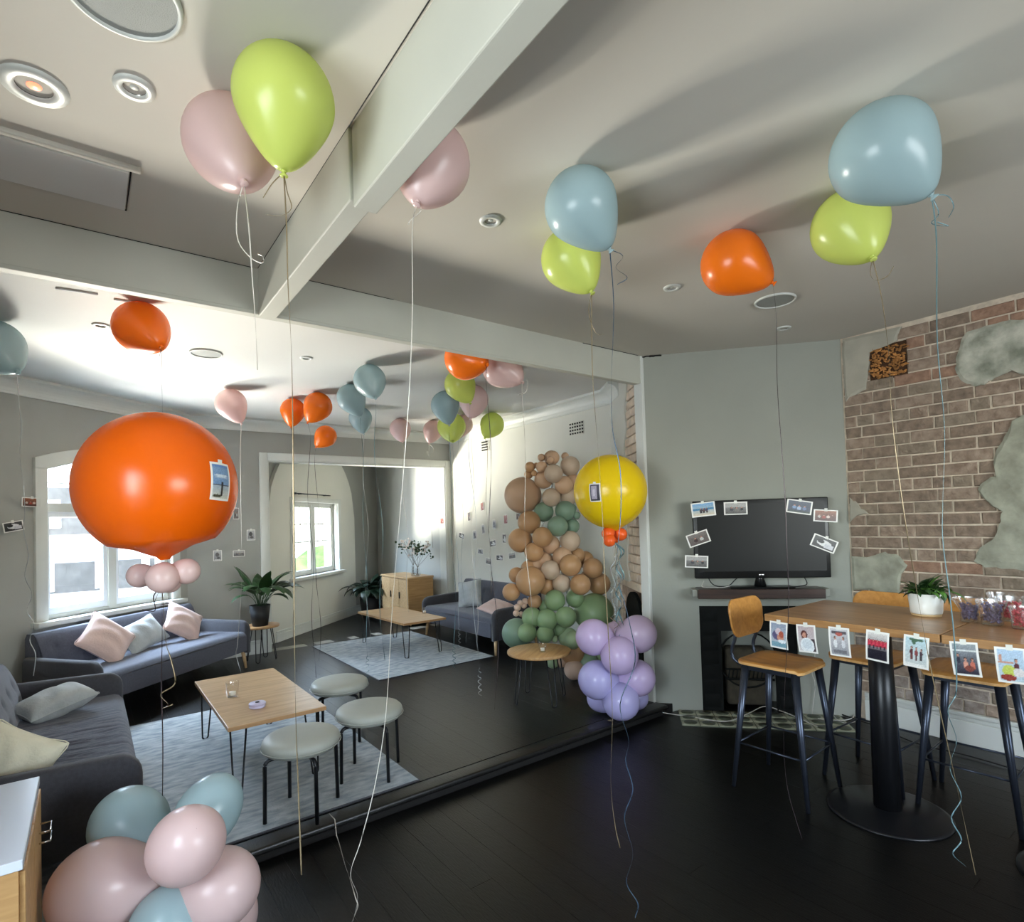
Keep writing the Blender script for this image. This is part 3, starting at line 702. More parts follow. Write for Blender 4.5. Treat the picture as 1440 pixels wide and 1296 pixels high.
sofa2 = sofa('sofa', 'grey sofa at the left edge with wrinkled seat and two cushions', (.19, 3.10, FZ), PI / 2, 1.95, .74, wrinkles=True, arm_h=.56)
sofa3 = sofa('sofa', 'grey sofa against the cream wall beside the balloon garland', (3.72, 7.12, FZ), -PI / 2, 1.78, .78)

def cushion(name, label, mt, centre, w, h, t, rot, group=None):
    o = thing(name, label, 'cushion', centre, 0, group); o.rotation_euler = rot
    def f(sgn):
        def g(u, v):
            x, y = 2 * u - 1, 2 * v - 1
            k = ((1 - abs(x) ** 2.4) * (1 - abs(y) ** 2.4))
            pin = 1 - .07 * (1 - abs(x) ** 2) * abs(y) ** 3
            pin2 = 1 - .07 * (1 - abs(y) ** 2) * abs(x) ** 3
            wr = .006 * math.sin(9 * x + 5 * y * y) * k
            return (x * w / 2 * pin2, y * h / 2 * pin, sgn * (t / 2 * max(0, k) ** .42 + wr) )
        return g
    MB().grid(f(1), 26, 26).grid(f(-1), 26, 26, flip=True).link('cover', mt, o)
    MB().tube(smooth_path([(w / 2 * sx * (1 - .07 * (1 - sy * sy)), h / 2 * sy * (1 - .07 * (1 - sx * sx)), 0) for sx, sy in
        [(-1, -1), (-.5, -1), (0, -1), (.5, -1), (1, -1), (1, -.5), (1, 0), (1, .5), (1, 1), (.5, 1), (0, 1), (-.5, 1), (-1, 1), (-1, .5), (-1, 0), (-1, -.5), (-1, -1)]], 3), .003, 5).link('seam', mt, o)
    return o
# sofa 1 cushions: stand against the back. frame of the sofa
s1d = V((math.cos(math.radians(42.2)), math.sin(math.radians(42.2)), 0)); s1n = V((-s1d.y, s1d.x, 0)); s1o = V((.04, 5.62, FZ))
def s1(u, v, z): return s1o + s1d * u + s1n * v + V((0, 0, z))
def rotm(x, y, z): return Matrix((V(x).normalized(), V(y).normalized(), V(z).normalized())).transposed().to_euler()
def lean(d, n, tilt, spin):
    # cushion plane contains d and a tilted up vector; spin within the plane
    up = (V((0, 0, 1)) * math.cos(tilt) + n * math.sin(tilt)).normalized(); nn = d.cross(up)
    a = d * math.cos(spin) + up * math.sin(spin); b = nn.cross(a)
    return rotm(a, b, nn)
cushion('cushion', 'pink square cushion leaning at left on the sofa under the window', 'cushion_pink', s1(.52, .45, .60), .42, .42, .13, lean(s1d, s1n, .55, math.radians(40)), )
cushion('cushion', 'pale grey cushion between the two pink ones on the sofa under the window', 'cushion_grey', s1(.95, .49, .56), .50, .30, .12, lean(s1d, s1n, .6, math.radians(12)))
cushion('cushion', 'pink square cushion at the right end of the sofa under the window', 'cushion_pink', s1(1.42, .44, .59), .40, .40, .12, lean(s1d, s1n, .6, math.radians(48)))
q = pz(95, 1002, .56); cushion('cushion', 'small grey cushion lying on the left sofa near its far armrest', 'cushion_grey', (-.18, 4.66, .565), .38, .26, .16, (math.radians(8), math.radians(-10), math.radians(28)))
cushion('cushion', 'cream cushion standing at the near end of the left sofa', 'cushion_cream', tuple(pz(14, 1078, .60)), .32, .31, .16, lean(V((1, -.35, 0)).normalized(), V((.35, 1, 0)).normalized(), .35, math.radians(-26)))
q = prb(652, 841, 7.15); cushion('cushion', 'pale grey cushion standing on the sofa against the cream wall', 'cushion_grey', (4.08, 6.42, .665), .38, .36, .12, lean(V((.35, -1, 0)).normalized(), V((1, .35, 0)).normalized(), .3, .2))
cushion('cushion', 'small pink cushion lying by the armrest of the sofa beside the garland', 'cushion_pink', (3.98, 5.66, .575), .36, .34, .10, (math.radians(14), math.radians(-12), .3))

# ---- coffee tables with hairpin legs
def hairpin(name, x, y, z, dx, dy, parent, spread=.045, foot=.035):
    """two bars meeting in a rounded foot; (dx, dy) is the outward direction"""
    d = V((dx, dy, 0)).normalized(); s = V((-d.y, d.x, 0))
    top = V((x, y, z)); bot = V((x, y, .006)) + d * foot
    pts = [top + s * spread] + [bot + s * .022 + V((0, 0, .03))] + [bot + s * (.022 * math.cos(a)) + V((0, 0, .022 - .022 * math.sin(a))) for a in [PI * i / 6 for i in range(7)]] + [bot - s * .022 + V((0, 0, .03)), top - s * spread]
    MB().tube(pts, .0055, 8).rbox((x - .055, y - .055, z - .004), (x + .055, y + .055, z), .001, 1).link(name, 'black_metal', parent)
def coffee_table(label, loc, rz, w, l, h=.43):
    t = thing('coffee_table', label, 'table', loc, rz, )
    MB().rbox((-w / 2, -l / 2, h - .026), (w / 2, l / 2, h), .002, 2, smooth=False).link('tabletop', 'oak_top', t)
    e = MB()
    for a, b_ in (((-w / 2 - .0008, -l / 2), (-w / 2 + .001, l / 2)), ((w / 2 - .001, -l / 2), (w / 2 + .0008, l / 2)), ((-w / 2, -l / 2 - .0008), (w / 2, -l / 2 + .001)), ((-w / 2, l / 2 - .001), (w / 2, l / 2 + .0008))):
        e.box((a[0], a[1], h - .0245), (b_[0], b_[1], h - .0025))
    e.link('edge_banding', 'oak_edge', t)
    for sx in (-1, 1):
        for sy in (-1, 1): hairpin('leg', sx * (w / 2 - .07), sy * (l / 2 - .09), h - .026, sx * .4, sy, t)
    return t
ct1 = coffee_table('light oak coffee table with hairpin legs beside the three round stools', (.905, 4.21, FZ), 0, .56, 1.26)
ct2 = coffee_table('light oak coffee table with hairpin legs on the far rug', (3.13, 6.58, FZ), math.radians(1.5), .56, 1.30, .42)
def round_table(label, loc, r, h, rz=0, mt='oak_top'):
    t = thing('round_side_table', label, 'table', loc, rz)
    MB().lathe([(r - .004, h - .026), (r, h - .022), (r, h - .003), (r - .003, h)], 48).link('tabletop', mt, t)
    for k in range(4):
        a = PI / 4 + k * PI / 2; x, y = (r - .09) * math.cos(a), (r - .09) * math.sin(a); hairpin('leg', x, y, h - .026, x, y, t, .035, .05)
    return t
round_table('round oak side table with hairpin legs in front of the balloon garland', (3.10, 3.79, FZ), .275, .435, .6, 'cab_oak')
round_table('small round side table carrying the potted plant beside the sofa', (1.62, 7.14, FZ), .2, .42, .3, 'oak_edge')
def tumbler(label, loc, h=.075, r=.035):
    t = thing('glass_tumbler', label, 'glass', loc)
    MB().lathe([(.001, 0), (r * .8, 0), (r, h)], 24, caps=False).link('glass', 'clear_glass', t)
    MB().lathe([(r * .5, .0095), (r * .5, .03), (r * .48, .032)], 16).link('tea_light', 'wax', t)
tumbler('clear square tumbler with a candle on the near coffee table', tuple(pz(327, 979, .5))[:2] + (.501,), .10, .042)
tumbler('clear tumbler on the coffee table standing on the far rug', tuple(pz(597, 862, .49))[:2] + (.491,))
tumbler('clear tumbler on the round side table before the garland', tuple(pz(763, 916, .505))[:2] + (.506,))
q = pz(362, 994, .5)
t = thing('round_tin', 'small round white lidded tin on the near coffee table', 'tin', (q.x, q.y, .501))
MB().lathe([(.046, 0), (.048, .003), (.048, .017)], 32).link('base', 'purple', t)
MB().lathe([(.050, .0172), (.050, .027), (.046, .03), (.001, .03)], 32).link('lid', 'purple', t)
MB().lathe([(.012, .0302), (.012, .034)], 16).link('knob', 'black_metal', t)

# ---- round upholstered stools
def stool(label, x, y, rz):
    t = thing('round_stool', label, 'stool', (x, y, FZ + .011), rz)
    prof = [(.02, .335), (.15, .335), (.185, .342), (.2, .362), (.205, .38), (.2, .398), (.185, .412), (.15, .422), (.08, .428), (.001, .43)]
    MB().lathe(prof, 40).link('seat', 'stool_vinyl', t)
    MB().tube([(.207 * math.cos(a), .207 * math.sin(a), .366) for a in [2 * PI * i / 40 for i in range(41)]], .0028, 5).link('piping', 'stool_vinyl', t)
    for k in range(4):
        a = k * PI / 2; d = V((math.cos(a), math.sin(a), 0)); pts = [d * .08 + V((0, 0, .322))] + [d * (.165 + .03 * math.sin(q)) + V((0, 0, .292 + .03 * math.cos(q))) for q in [PI / 2 * i / 5 for i in range(6)]] + [d * .2]
        MB().tube(pts, .0105, 10).link('leg', 'black_metal', t)
stool('round grey vinyl stool nearest the camera, on the corner of the near rug', .925, 3.215, math.radians(4))
stool('round grey vinyl stool at the rug edge, right of the nearest one', 1.40, 3.41, math.radians(8))
stool('round grey vinyl stool farthest back beside the near coffee table', 1.47, 4.13, math.radians(20))

# ---- rugs
def rug(label, x0, x1, y0, y1):
    t = thing('rug', label, 'rug', (0, 0, FZ))
    MB().grid(lambda u, v: (x0 + (x1 - x0) * u, y0 + (y1 - y0) * v, .0092 + .0008 * math.sin(u * 41) * math.sin(v * 37)), 40, 40).box((x0, y0, .001), (x1, y1, .008)).link('pile', 'rug', t)
    MB().box((x0 - .006, y0 - .006, .0006), (x0, y1 + .006, .0085)).box((x1, y0 - .006, .0006), (x1 + .006, y1 + .006, .0085)).box((x0, y0 - .006, .0006), (x1, y0, .0085)).box((x0, y1, .0006), (x1, y1 + .006, .0085)).link('binding', 'sofa_dark', t)
rug('large mottled grey rug under the near coffee table and stools', -.22, 1.585, 3.135, 5.5)
rug('mottled grey rug under the far coffee table by the opening', 2.31, 3.71, 5.36, 7.46)

# ---- cabinets
t = thing('side_cabinet', 'pale topped oak side cabinet at the bottom left corner', 'cabinet', (-.66, 2.06, 0))
MB().rbox((0, 0, .722), (.51, .66, .75), .002, 1, smooth=False).link('top', 'white_laminate', t)
MB().box((.01, .008, .04), (.5, .65, .721)).link('body', 'cab_oak', t)
for k in range(2):
    MB().rbox((.5, .02 + k * .315, .06), (.514, .33 + k * .315, .71), .002, 1, smooth=False).link('door', 'cab_oak', t)
for k in range(2): MB().tube([(.512, .6, .60 - k * .035), (.545, .6, .60 - k * .035), (.545, .52, .60 - k * .035), (.512, .52, .60 - k * .035)], .003, 6).link('handle', 'chrome', t)
for x in (.04, .44):
    for y in (.04, .6): MB().lathe([(.02, 0), (.02, .04)], 10, Matrix.Translation((x, y, 0))).link('foot', 'black_metal', t)
t = thing('sideboard', 'light wood sideboard with vases in the niche behind the far sofa', 'cabinet', (3.86, 7.80, FZ))
MB().rbox((-.01, -.01, .715), (.44, 1.0, .74), .002, 1, smooth=False).link('top', 'beech', t)
MB().box((0, 0, .05), (.43, .02, .714)).link('end_panel', 'cab_oak', t)
MB().box((.02, .021, .08), (.43, .98, .714)).link('body', 'beech', t)
for k in range(3):
    d = MB().rbox((.004, .03 + k * .315, .09), (.02, .335 + k * .315, .70), .002, 1, smooth=False).link('door', 'beech', t)
    MB().rbox((-.012, .30 + k * .315, .4), (.004, .31 + k * .315, .5), .002, 1).link('handle', 'black_metal', d)
for y in (.04, .92):
    for x in (.04, .38): MB().lathe([(.018, 0), (.022, .08)], 10, Matrix.Translation((x, y, 0))).link('foot', 'beech', t)

# ---- bar stools with plywood seats
def rsq(hw, hl, r=.09, n=8, taper=0):
    pts = []
    for cx_, cy_, a0 in ((hw - r, hl - r, 0), (-hw + r, hl - r, PI / 2), (-hw + r, -hl + r, PI), (hw - r, -hl + r, 1.5 * PI)):
        for i in range(n + 1):
            a = a0 + PI / 2 * i / n; pts.append((cx_ + r * math.cos(a), cy_ + r * math.sin(a)))
    return pts
def bar_stool(label, loc, rz, group=None):
    """local: faces +y (front), seat top at .75"""
    t = thing('bar_stool', label, 'stool', loc, rz, group)
    H_ = .75
    out = rsq(.195, .195, .075)
    ctr = len(out)
    def sz(x, y): return H_ - .012 * math.cos(min(1, abs(y) / .2) * PI / 2) * 0 - .014 * (1 - (x / .2) ** 2) * (1 - (y / .2) ** 2) + (-.012 if y > .17 else 0)
    rings = []; vs = []; fs = []
    for s_ in (1, .985, .7, .35):
        rings.append(len(vs)); vs += [V((x * s_, y * s_, sz(x * s_, y * s_) - (.0 if s_ < 1 else .004))) for x, y in out]
    vs.append(V((0, 0, sz(0, 0))))
    for k in range(3): fs += [(rings[k] + i, rings[k] + (i + 1) % ctr, rings[k + 1] + (i + 1) % ctr, rings[k + 1] + i) for i in range(ctr)]
    fs += [(rings[3] + i, rings[3] + (i + 1) % ctr, len(vs) - 1) for i in range(ctr)]
    seat = MB().add(vs, fs, True).link('seat', 'ply', t)
    vs = [V((x, y, sz(x, y) - .004)) for x, y in out] + [V((x, y, sz(x, y) - .018)) for x, y in out]
    MB().add(vs, [(i, (i + 1) % ctr, ctr + (i + 1) % ctr, ctr + i) for i in range(ctr)] + [tuple(range(ctr, 2 * ctr))], False).link('seat_edge', 'ply_edge', seat)
    # under-seat frame
    MB().box((-.155, -.155, H_ - .055), (.155, -.135, H_ - .02)).box((-.155, .135, H_ - .055), (.155, .155, H_ - .02)).box((-.155, -.155, H_ - .055), (-.135, .155, H_ - .02)).box((.135, -.155, H_ - .055), (.155, .155, H_ - .02)).link('seat_frame', 'grey_metal', t)
    for sx in (-1, 1):
        for sy in (-1, 1):
            MB().tube([(sx * .145, sy * .145, H_ - .02), (sx * .215, sy * .215, 0)], .024, 12, .012).link('leg', 'grey_metal', t)
    k = .26; w = .145 + .07 * (1 - k / .73)
    for a, b_ in (((-w, -w), (w, -w)), ((w, -w), (w, w)), ((w, w), (-w, w)), ((-w, w), (-w, -w))):
        MB().tube([(a[0], a[1], k), (b_[0], b_[1], k)], .006, 8).link('footrest', 'grey_metal', t)
    # back: bent tubes and curved plywood
    for sx in (-1, 1):
        MB().tube(smooth_path([(sx * .12, -.12, H_ - .035), (sx * .125, -.19, H_ - .035), (sx * .13, -.235, H_ - .0), (sx * .13, -.235, H_ + .06), (sx * .13, -.215, H_ + .13), (sx * .13, -.235, H_ + .27)], 5), .011, 8).link('back_tube', 'grey_metal', t)
    bo_ = rsq(.195, .115, .075)
    vs = []; n = len(bo_)
    def bk(x, z, off): return V((x, -.222 - z * .12 + .5 * x * x + off, H_ + .235 + z))
    for off, s_ in ((-.006, .97), (-.007, 1), (.006, 1), (.007, .97)):
        vs += [bk(x * s_ * (1 - .12 * (y < 0) * abs(y) / .115), y * s_, off) for x, y in bo_]
    # inner rings
    r0 = len(vs)
    for off in (-.006, .007):
        for s_ in (.5,): vs += [bk(x * s_, y * s_, off) for x, y in bo_]
        vs.append(bk(0, 0, off))
    fs = [(j * n + i, j * n + (i + 1) % n, (j + 1) * n + (i + 1) % n, (j + 1) * n + i) for j in range(3) for i in range(n)]
    for base, rr in ((0, r0), (3 * n, r0 + n + 1)):
        fs += [(base + i, base + (i + 1) % n, rr + (i + 1) % n, rr + i) for i in range(n)] + [(rr + i, rr + (i + 1) % n, rr + n) for i in range(n)]
    MB().add(vs, fs, True).link('backrest', 'ply', t)
    return t
bar_stool('plywood bar stool at the end of the bar table, in front of the fireplace', (3.30, 1.755, 0), PI + .04)
bar_stool('plywood bar stool behind the bar table, its back below the television', (3.83, 1.46, 0), PI / 2 - .05)
bar_stool('plywood bar stool behind the bar table, beside the plant pot and tubs', (3.83, .98, 0), PI / 2 + .03)

# ---- bar tables (two pushed together)
def bar_table(label, x0, x1, y0, y1, cx_, cy_):
    t = thing('bar_table', label, 'table', (0, 0, 0))
    MB().rbox((x0, y0, 1.032), (x1, y1, 1.07), .003, 2, smooth=False).link('tabletop', 'bar_oak', t)
    MB().rbox((cx_ - .2, cy_ - .2, 1.018), (cx_ + .2, cy_ + .2, 1.031), .002, 1).link('mounting_plate', 'black_metal', t)
    MB().lathe([(.065, .02), (.062, .5), (.055, 1.018)], 32, Matrix.Translation((cx_, cy_, 0))).link('column', 'black_metal', t)
    MB().lathe([(.29, 0), (.29, .008), (.27, .014), (.08, .022), (.06, .03)], 48, Matrix.Translation((cx_, cy_, 0))).link('base_plate', 'black_metal', t)
bar_table('oak topped bar table on a black pedestal beside the fireplace wall', 2.985, 3.705, .868, 1.672, 3.43, 1.27)
bar_table('second oak topped bar table, cut by the right edge of the photo', 2.985, 3.705, .05, .862, 3.43, .45)

# ---- plants
def leaf_blade(base, d, length, width, droop, mt, parent, name='leaf', stem=.45, up=1.0):
    """arching leaf: bare stalk, then a pointed blade"""
    d = V((math.cos(d), math.sin(d), 0)); side = V((-d.y, d.x, 0)); n = 12; pts = []
    for i in range(n + 1):
        s_ = i / n; a = up * PI / 2 * .95 - droop * s_ ** 1.5
        pts.append((pts[-1] if pts else V(base)) + (d * math.cos(a) + V((0, 0, math.sin(a)))) * (length / n if i else 0))
    k = int(n * stem); b = MB(); b.tube(pts[:k + 2], .0028, 5)
    vs = []; bl = pts[k:]; m = len(bl) - 1
    for i, p in enumerate(bl):
        s_ = i / m; w = width * math.sin(PI * min(1, s_ ** .75)) ** .8 / 2 if 0 < i < m else .001
        tang = (bl[min(i + 1, m)] - bl[max(i - 1, 0)]).normalized(); nn = side.cross(tang)
        vs += [p + side * w + nn * w * .25, p - nn * .0, p - side * w + nn * w * .25]
    fs = [(3 * i + q, 3 * i + q + 1, 3 * i + 3 + q + 1, 3 * i + 3 + q) for i in range(m) for q in (0, 1)]
    b.add(vs, fs, True)
    return b.link(name, mt, parent)
def potted(label, loc, r0, r1, h, mt, n, lr, wr_, seed, leafm, droopr=(1.2, 2.4), stem=.45, clear=None):
    rnd = random.Random(seed); t = thing('potted_plant', label, 'plant', loc)
    MB().lathe([(r0, 0), (r1, h), (r1 * .93, h), (r1 * .9, h - .02), (.001, h - .02)], 32).link('pot', mt, t)
    MB().lathe([(r1 * .89, h - .022), (.001, h - .012)], 20, caps=False).link('soil', 'soil', t)
    for i in range(n):
        a = rnd.uniform(0, 2 * PI); rr = rnd.uniform(0, r1 * .6)
        leaf_blade((rr * math.cos(a), rr * math.sin(a), h - .02), a + rnd.uniform(-.4, .4), rnd.uniform(*lr), rnd.uniform(*wr_), rnd.uniform(*droopr), leafm, t, stem=stem, up=rnd.uniform(.75, 1))
    return t
potted('large leafy peace lily in a black pot beside the opening', (1.60, 7.10, FZ + .421), .085, .115, .24, 'pot_black', 34, (.36, .62), (.10, .15), 3, 'leaf', (.6, 2.5))
potted('dark leafy plant in a pot on the floor of the niche', (3.80, 9.10, FZ), .14, .18, .35, 'pot_black', 44, (.4, .58), (.11, .16), 5, 'leaf_dark', (1.2, 3.0), .35)
q = pz(1300, 866, 1.07)
pp = thing('potted_plant', 'small bushy green plant in a white pot on the bar table', 'plant', (q.x + .03, q.y, 1.071))
MB().lathe([(.068, .012), (.070, .02), (.078, .115), (.072, .115), (.068, .10), (.001, .10)], 32).link('pot', 'pot_white', pp)
MB().lathe([(.066, 0), (.067, .0119), (.001, .0119)], 32).link('pot_base', 'pot_base', pp)
rnd = random.Random(11)
for i in range(90):
    a = rnd.uniform(0, 2 * PI); b_ = MB(); base = V((rnd.uniform(-.04, .04), rnd.uniform(-.04, .04), .10)); L_ = rnd.uniform(.06, .13)
    if -2.4 < a < -.7 or a > 3.9: L_ *= 1.35
    leaf_blade(base, a, L_, rnd.uniform(.022, .036), rnd.uniform(.8, 2.6), 'leaf_light' if rnd.random() < .5 else 'leaf', pp, stem=.3, up=rnd.uniform(.4, 1))
# vases on the sideboard
def vase(label, loc, h, r, seed):
    t = thing('flower_vase', label, 'vase', loc)
    MB().lathe([(.001, 0), (r * .8, 0), (r, h * .3), (r * .6, h * .8), (r * .75, h)], 20, caps=False).link('glass', 'clear_glass', t)
    MB().lathe([(r * .7, .008), (r * .84, h * .3), (.001, h * .31)], 16).link('water', 'clear_plastic', t)
    rnd = random.Random(seed)
    for i in range(9):
        a = rnd.uniform(0, 2 * PI); sp = rnd.uniform(.05, .22); hh = rnd.uniform(.22, .42)
        tip = V((sp * math.cos(a), sp * math.sin(a), h + hh)); s_ = MB().tube(smooth_path([(0, 0, .02), (0.005, 0, h), tip * .6 + V((0, 0, h * .4)), tip], 4), .0022, 5).link('stem', 'twig', t)
        f = MB()
        for k in range(7):
            c = tip + V((rnd.uniform(-.05, .05), rnd.uniform(-.05, .05), rnd.uniform(-.1, .03))); rr = rnd.uniform(.012, .022)
            f.lathe([(.001, -rr * .6), (rr * .8, -rr * .3), (rr, 0), (rr * .7, rr * .4), (.001, rr * .5)], 7, Matrix.Translation(c) @ Matrix.Rotation(rnd.uniform(0, 2), 4, 'X'), caps=False)
        f.link('blossom', 'flower' if rnd.random() < .6 else 'leaf', s_)
q = pz(599, 812, .81); vase('glass vase of dried stems at left on the sideboard in the niche', (4.05, 8.0, .811), .16, .035, 1)
vase('rounder glass vase of blossom stems at right on the sideboard', (4.06, 7.62 + .25, .811), .13, .05, 2)

# ================================================================== TELEVISION, CABLES
tv = thing('television', 'black flat television with photos taped round its edge, on the mantel shelf', 'television'); tv.matrix_world = mT
def tvp(px, py, off=-.13): p = pln(px, py, TA + tn * off, tn) - TA; return V((p.dot(td), off, p.z))
a, b_, c, d_ = tvp(972, 704.5), tvp(1162, 699), tvp(1168, 810), tvp(978, 814)
tx0, tx1, tz0, tz1 = (a.x + d_.x) / 2, (b_.x + c.x) / 2, (c.z + d_.z) / 2, (a.z + b_.z) / 2
MB().rbox((tx0, -.16, tz0), (tx1, -.105, tz1), .008, 3).link('bezel', 'tv_black', tv)
MB().box((tx0 + .03, -.1612, tz0 + .055), (tx1 - .03, -.1595, tz1 - .03)).link('screen', 'tv_screen', tv)
MB().rbox(((tx0 + tx1) / 2 - .02, -.163, tz0 + .018), ((tx0 + tx1) / 2 + .02, -.1595, tz0 + .034), .001, 1).link('badge', 'chrome', tv)
MB().lathe([(.05, -.02), (.03, .06), (.03, .2)], 20, Matrix.Translation(((tx0 + tx1) / 2, -.09, 1.055))).link('stand_neck', 'tv_black', tv)
MB().rbox(((tx0 + tx1) / 2 - .24, -.185, 1.031), ((tx0 + tx1) / 2 + .24, -.02, 1.043), .006, 2).link('stand_base', 'tv_black', tv)
def cable(label, pts, r, mt, name='cable', rel=None):
    pts = smooth_path(pts, 8); o0 = V(pts[0]); t = MB().tube([p - o0 for p in pts], r, 7).link(name, mt); t.location = o0
    return tag(t, label, 'cable')
ft = lambda px, py, z=.012: pz(px, py, z)
cable('white cable running along the floor from the pier across the tiled hearth', [ft(905, 997), ft(940, 1003), ft(975, 1008), ft(1020, 1014, .02), ft(1050, 1004, .02), ft(1075, 993, .02), ft(1100, 1000, .02), ft(1125, 1010, .02), ft(1150, 1022)], .004, 'cable_white')
cable('looped white cable lying on the floor right of the hearth', [ft(1150, 1010), ft(1180, 1013), ft(1200, 1008), ft(1192, 998), ft(1172, 1004), ft(1185, 1016), ft(1205, 1014)], .004, 'cable_white')
cable('black cable lying along the floor towards the brick wall', [ft(1140, 995), ft(1170, 1000), ft(1200, 1010), ft(1235, 1022), ft(1290, 1045), ft(1360, 1062), ft(1440, 1085)], .005, 'cable_black')
w = lambda u, y, z: mT @ V((u, y, z))
cable('black cable loops hanging behind and below the television', [w(.5, -.06, 1.20), w(.46, -.07, 1.12), w(.50, -.09, 1.052), w(.60, -.1, 1.045), w(.66, -.08, 1.09), w(.72, -.06, 1.14)], .004, 'cable_black')
cable('grey cable tangle on the mantel shelf at left under the television', [w(.42, -.1, 1.09), w(.40, -.12, 1.045), w(.47, -.13, 1.04), w(.55, -.14, 1.04), w(.62, -.12, 1.05)], .003, 'cable_white')
cable('black cable at the right end of the mantel shelf', [w(1.16, -.05, 1.16), w(1.2, -.08, 1.06), w(1.12, -.12, 1.042), w(1.05, -.14, 1.04)], .004, 'cable_black')
t = thing('power_cord', 'white cord hanging down the wall right of the fireplace', 'cable'); 
MB().tube(smooth_path([w(1.24, -.02, .8), w(1.25, -.03, .5), w(1.22, -.04, .35), w(1.24, -.03, .25), w(1.21, -.03, .02)], 6), .004, 7).link('cord', 'cable_white', t)
# sweets tubs: clear flared plastic tubs with coloured filling
def tub(label, px, py, r0, r1, h, fill, fh):
    q = pz(px, py, 1.071); t = thing('sweets_tub', label, 'tub', (q.x, q.y, 1.0712))
    sq = lambda r, n=28: [(r * math.copysign(abs(math.cos(a)) ** .6, math.cos(a)), r * math.copysign(abs(math.sin(a)) ** .6, math.sin(a))) for a in [2 * PI * i / n for i in range(n)]]
    prof = [(r0 * .9, 0), (r0, .004), (r0 * 1.02, h * .5), (r1, h * .93), (r1, h)]
    vs = []; n = 28
    for r, z in prof: vs += [V((x, y, z)) for x, y in sq(r)]
    fs = [(j * n + i, j * n + (i + 1) % n, (j + 1) * n + (i + 1) % n, (j + 1) * n + i) for j in range(len(prof) - 1) for i in range(n)] + [tuple(range(n))[::-1]]
    MB().add(vs, fs, True).link('tub_wall', 'clear_plastic', t)
    rnd = random.Random(int(px)); b = MB()
    for i in range(170):
        z = rnd.uniform(.008, fh); a = rnd.uniform(0, 2 * PI); rr = (r0 * .86 + (r1 - r0) * max(0, z / h - .5) * 1.4) * math.sqrt(rnd.uniform(.2, 1)) 
        s_ = rnd.uniform(.005, .008)
        b.lathe([(.0005, -s_), (s_, 0), (.0005, s_)], 6, Matrix.Translation((rr * math.cos(a), rr * math.sin(a), z + s_)) @ Matrix.Rotation(a * 3, 4, 'X'), caps=False)
    o = b.link('sweets', fill, t); o['kind'] = 'stuff'
tub('clear flared tub of dark speckled sweets nearest the plant pot', 1364, 874, .034, .062, .115, 'candy_dark', .08)
tub('clear tub of dark and gold sweets, second from the plant pot', 1396, 878, .04, .058, .115, 'candy_dark', .09)
tub('clear tub of red sweets, third from the plant pot', 1422, 873, .04, .058, .115, 'candy_red', .085)
tub('clear tub of bright pink sweets at the right edge of the photo', 1441, 884, .042, .05, .10, 'candy_red', .08)
tub('clear tub of mixed gold sweets behind the dark ones', 1408, 864, .034, .054, .11, 'candy_mix', .05)

# ================================================================== PRINTED PHOTOS
def raster(shapes, W_=30, H_=42, seed=0, border=.07, bg=(240, 238, 232)):
    """colour picture on a vertex grid: ('v', c0, c1) vertical gradient; (x0,y0,x1,y1,c) rectangles; ('e',x,y,rx,ry,c) ellipses; y up"""
    rnd = random.Random(seed); out = []
    for j in range(H_ + 1):
        for i in range(W_ + 1):
            x, y = i / W_, j / H_; c = bg
            bx = border; by = border * W_ / H_
            if bx < x < 1 - bx and by < y < 1 - by:
                u, v = (x - bx) / (1 - 2 * bx), (y - by) / (1 - 2 * by)
                for s_ in shapes:
                    if s_[0] == 'v': c = tuple(s_[1][k] + (s_[2][k] - s_[1][k]) * v for k in range(3))
                    elif s_[0] == 'e':
                        if ((u - s_[1]) / s_[3]) ** 2 + ((v - s_[2]) / s_[4]) ** 2 < 1: c = s_[5]
                    elif s_[0] <= u <= s_[2] and s_[1] <= v <= s_[3]: c = s_[4]
                n = rnd.uniform(-14, 14); c = tuple(max(0, min(255, q + n)) for q in c)
            out.append(lin(c))
    return out
def person(x, y, s, top, skin=(196, 140, 118), hair=(50, 36, 30), low=None):
    return [('e', x, y - .16 * s, .13 * s, .2 * s, top)] + ([(x - .09 * s, y - .6 * s, x + .09 * s, y - .3 * s, low)] if low else []) + [('e', x, y + .11 * s, .08 * s, .085 * s, hair), ('e', x, y + .09 * s, .058 * s, .07 * s, skin)]
SK = (200, 146, 124)
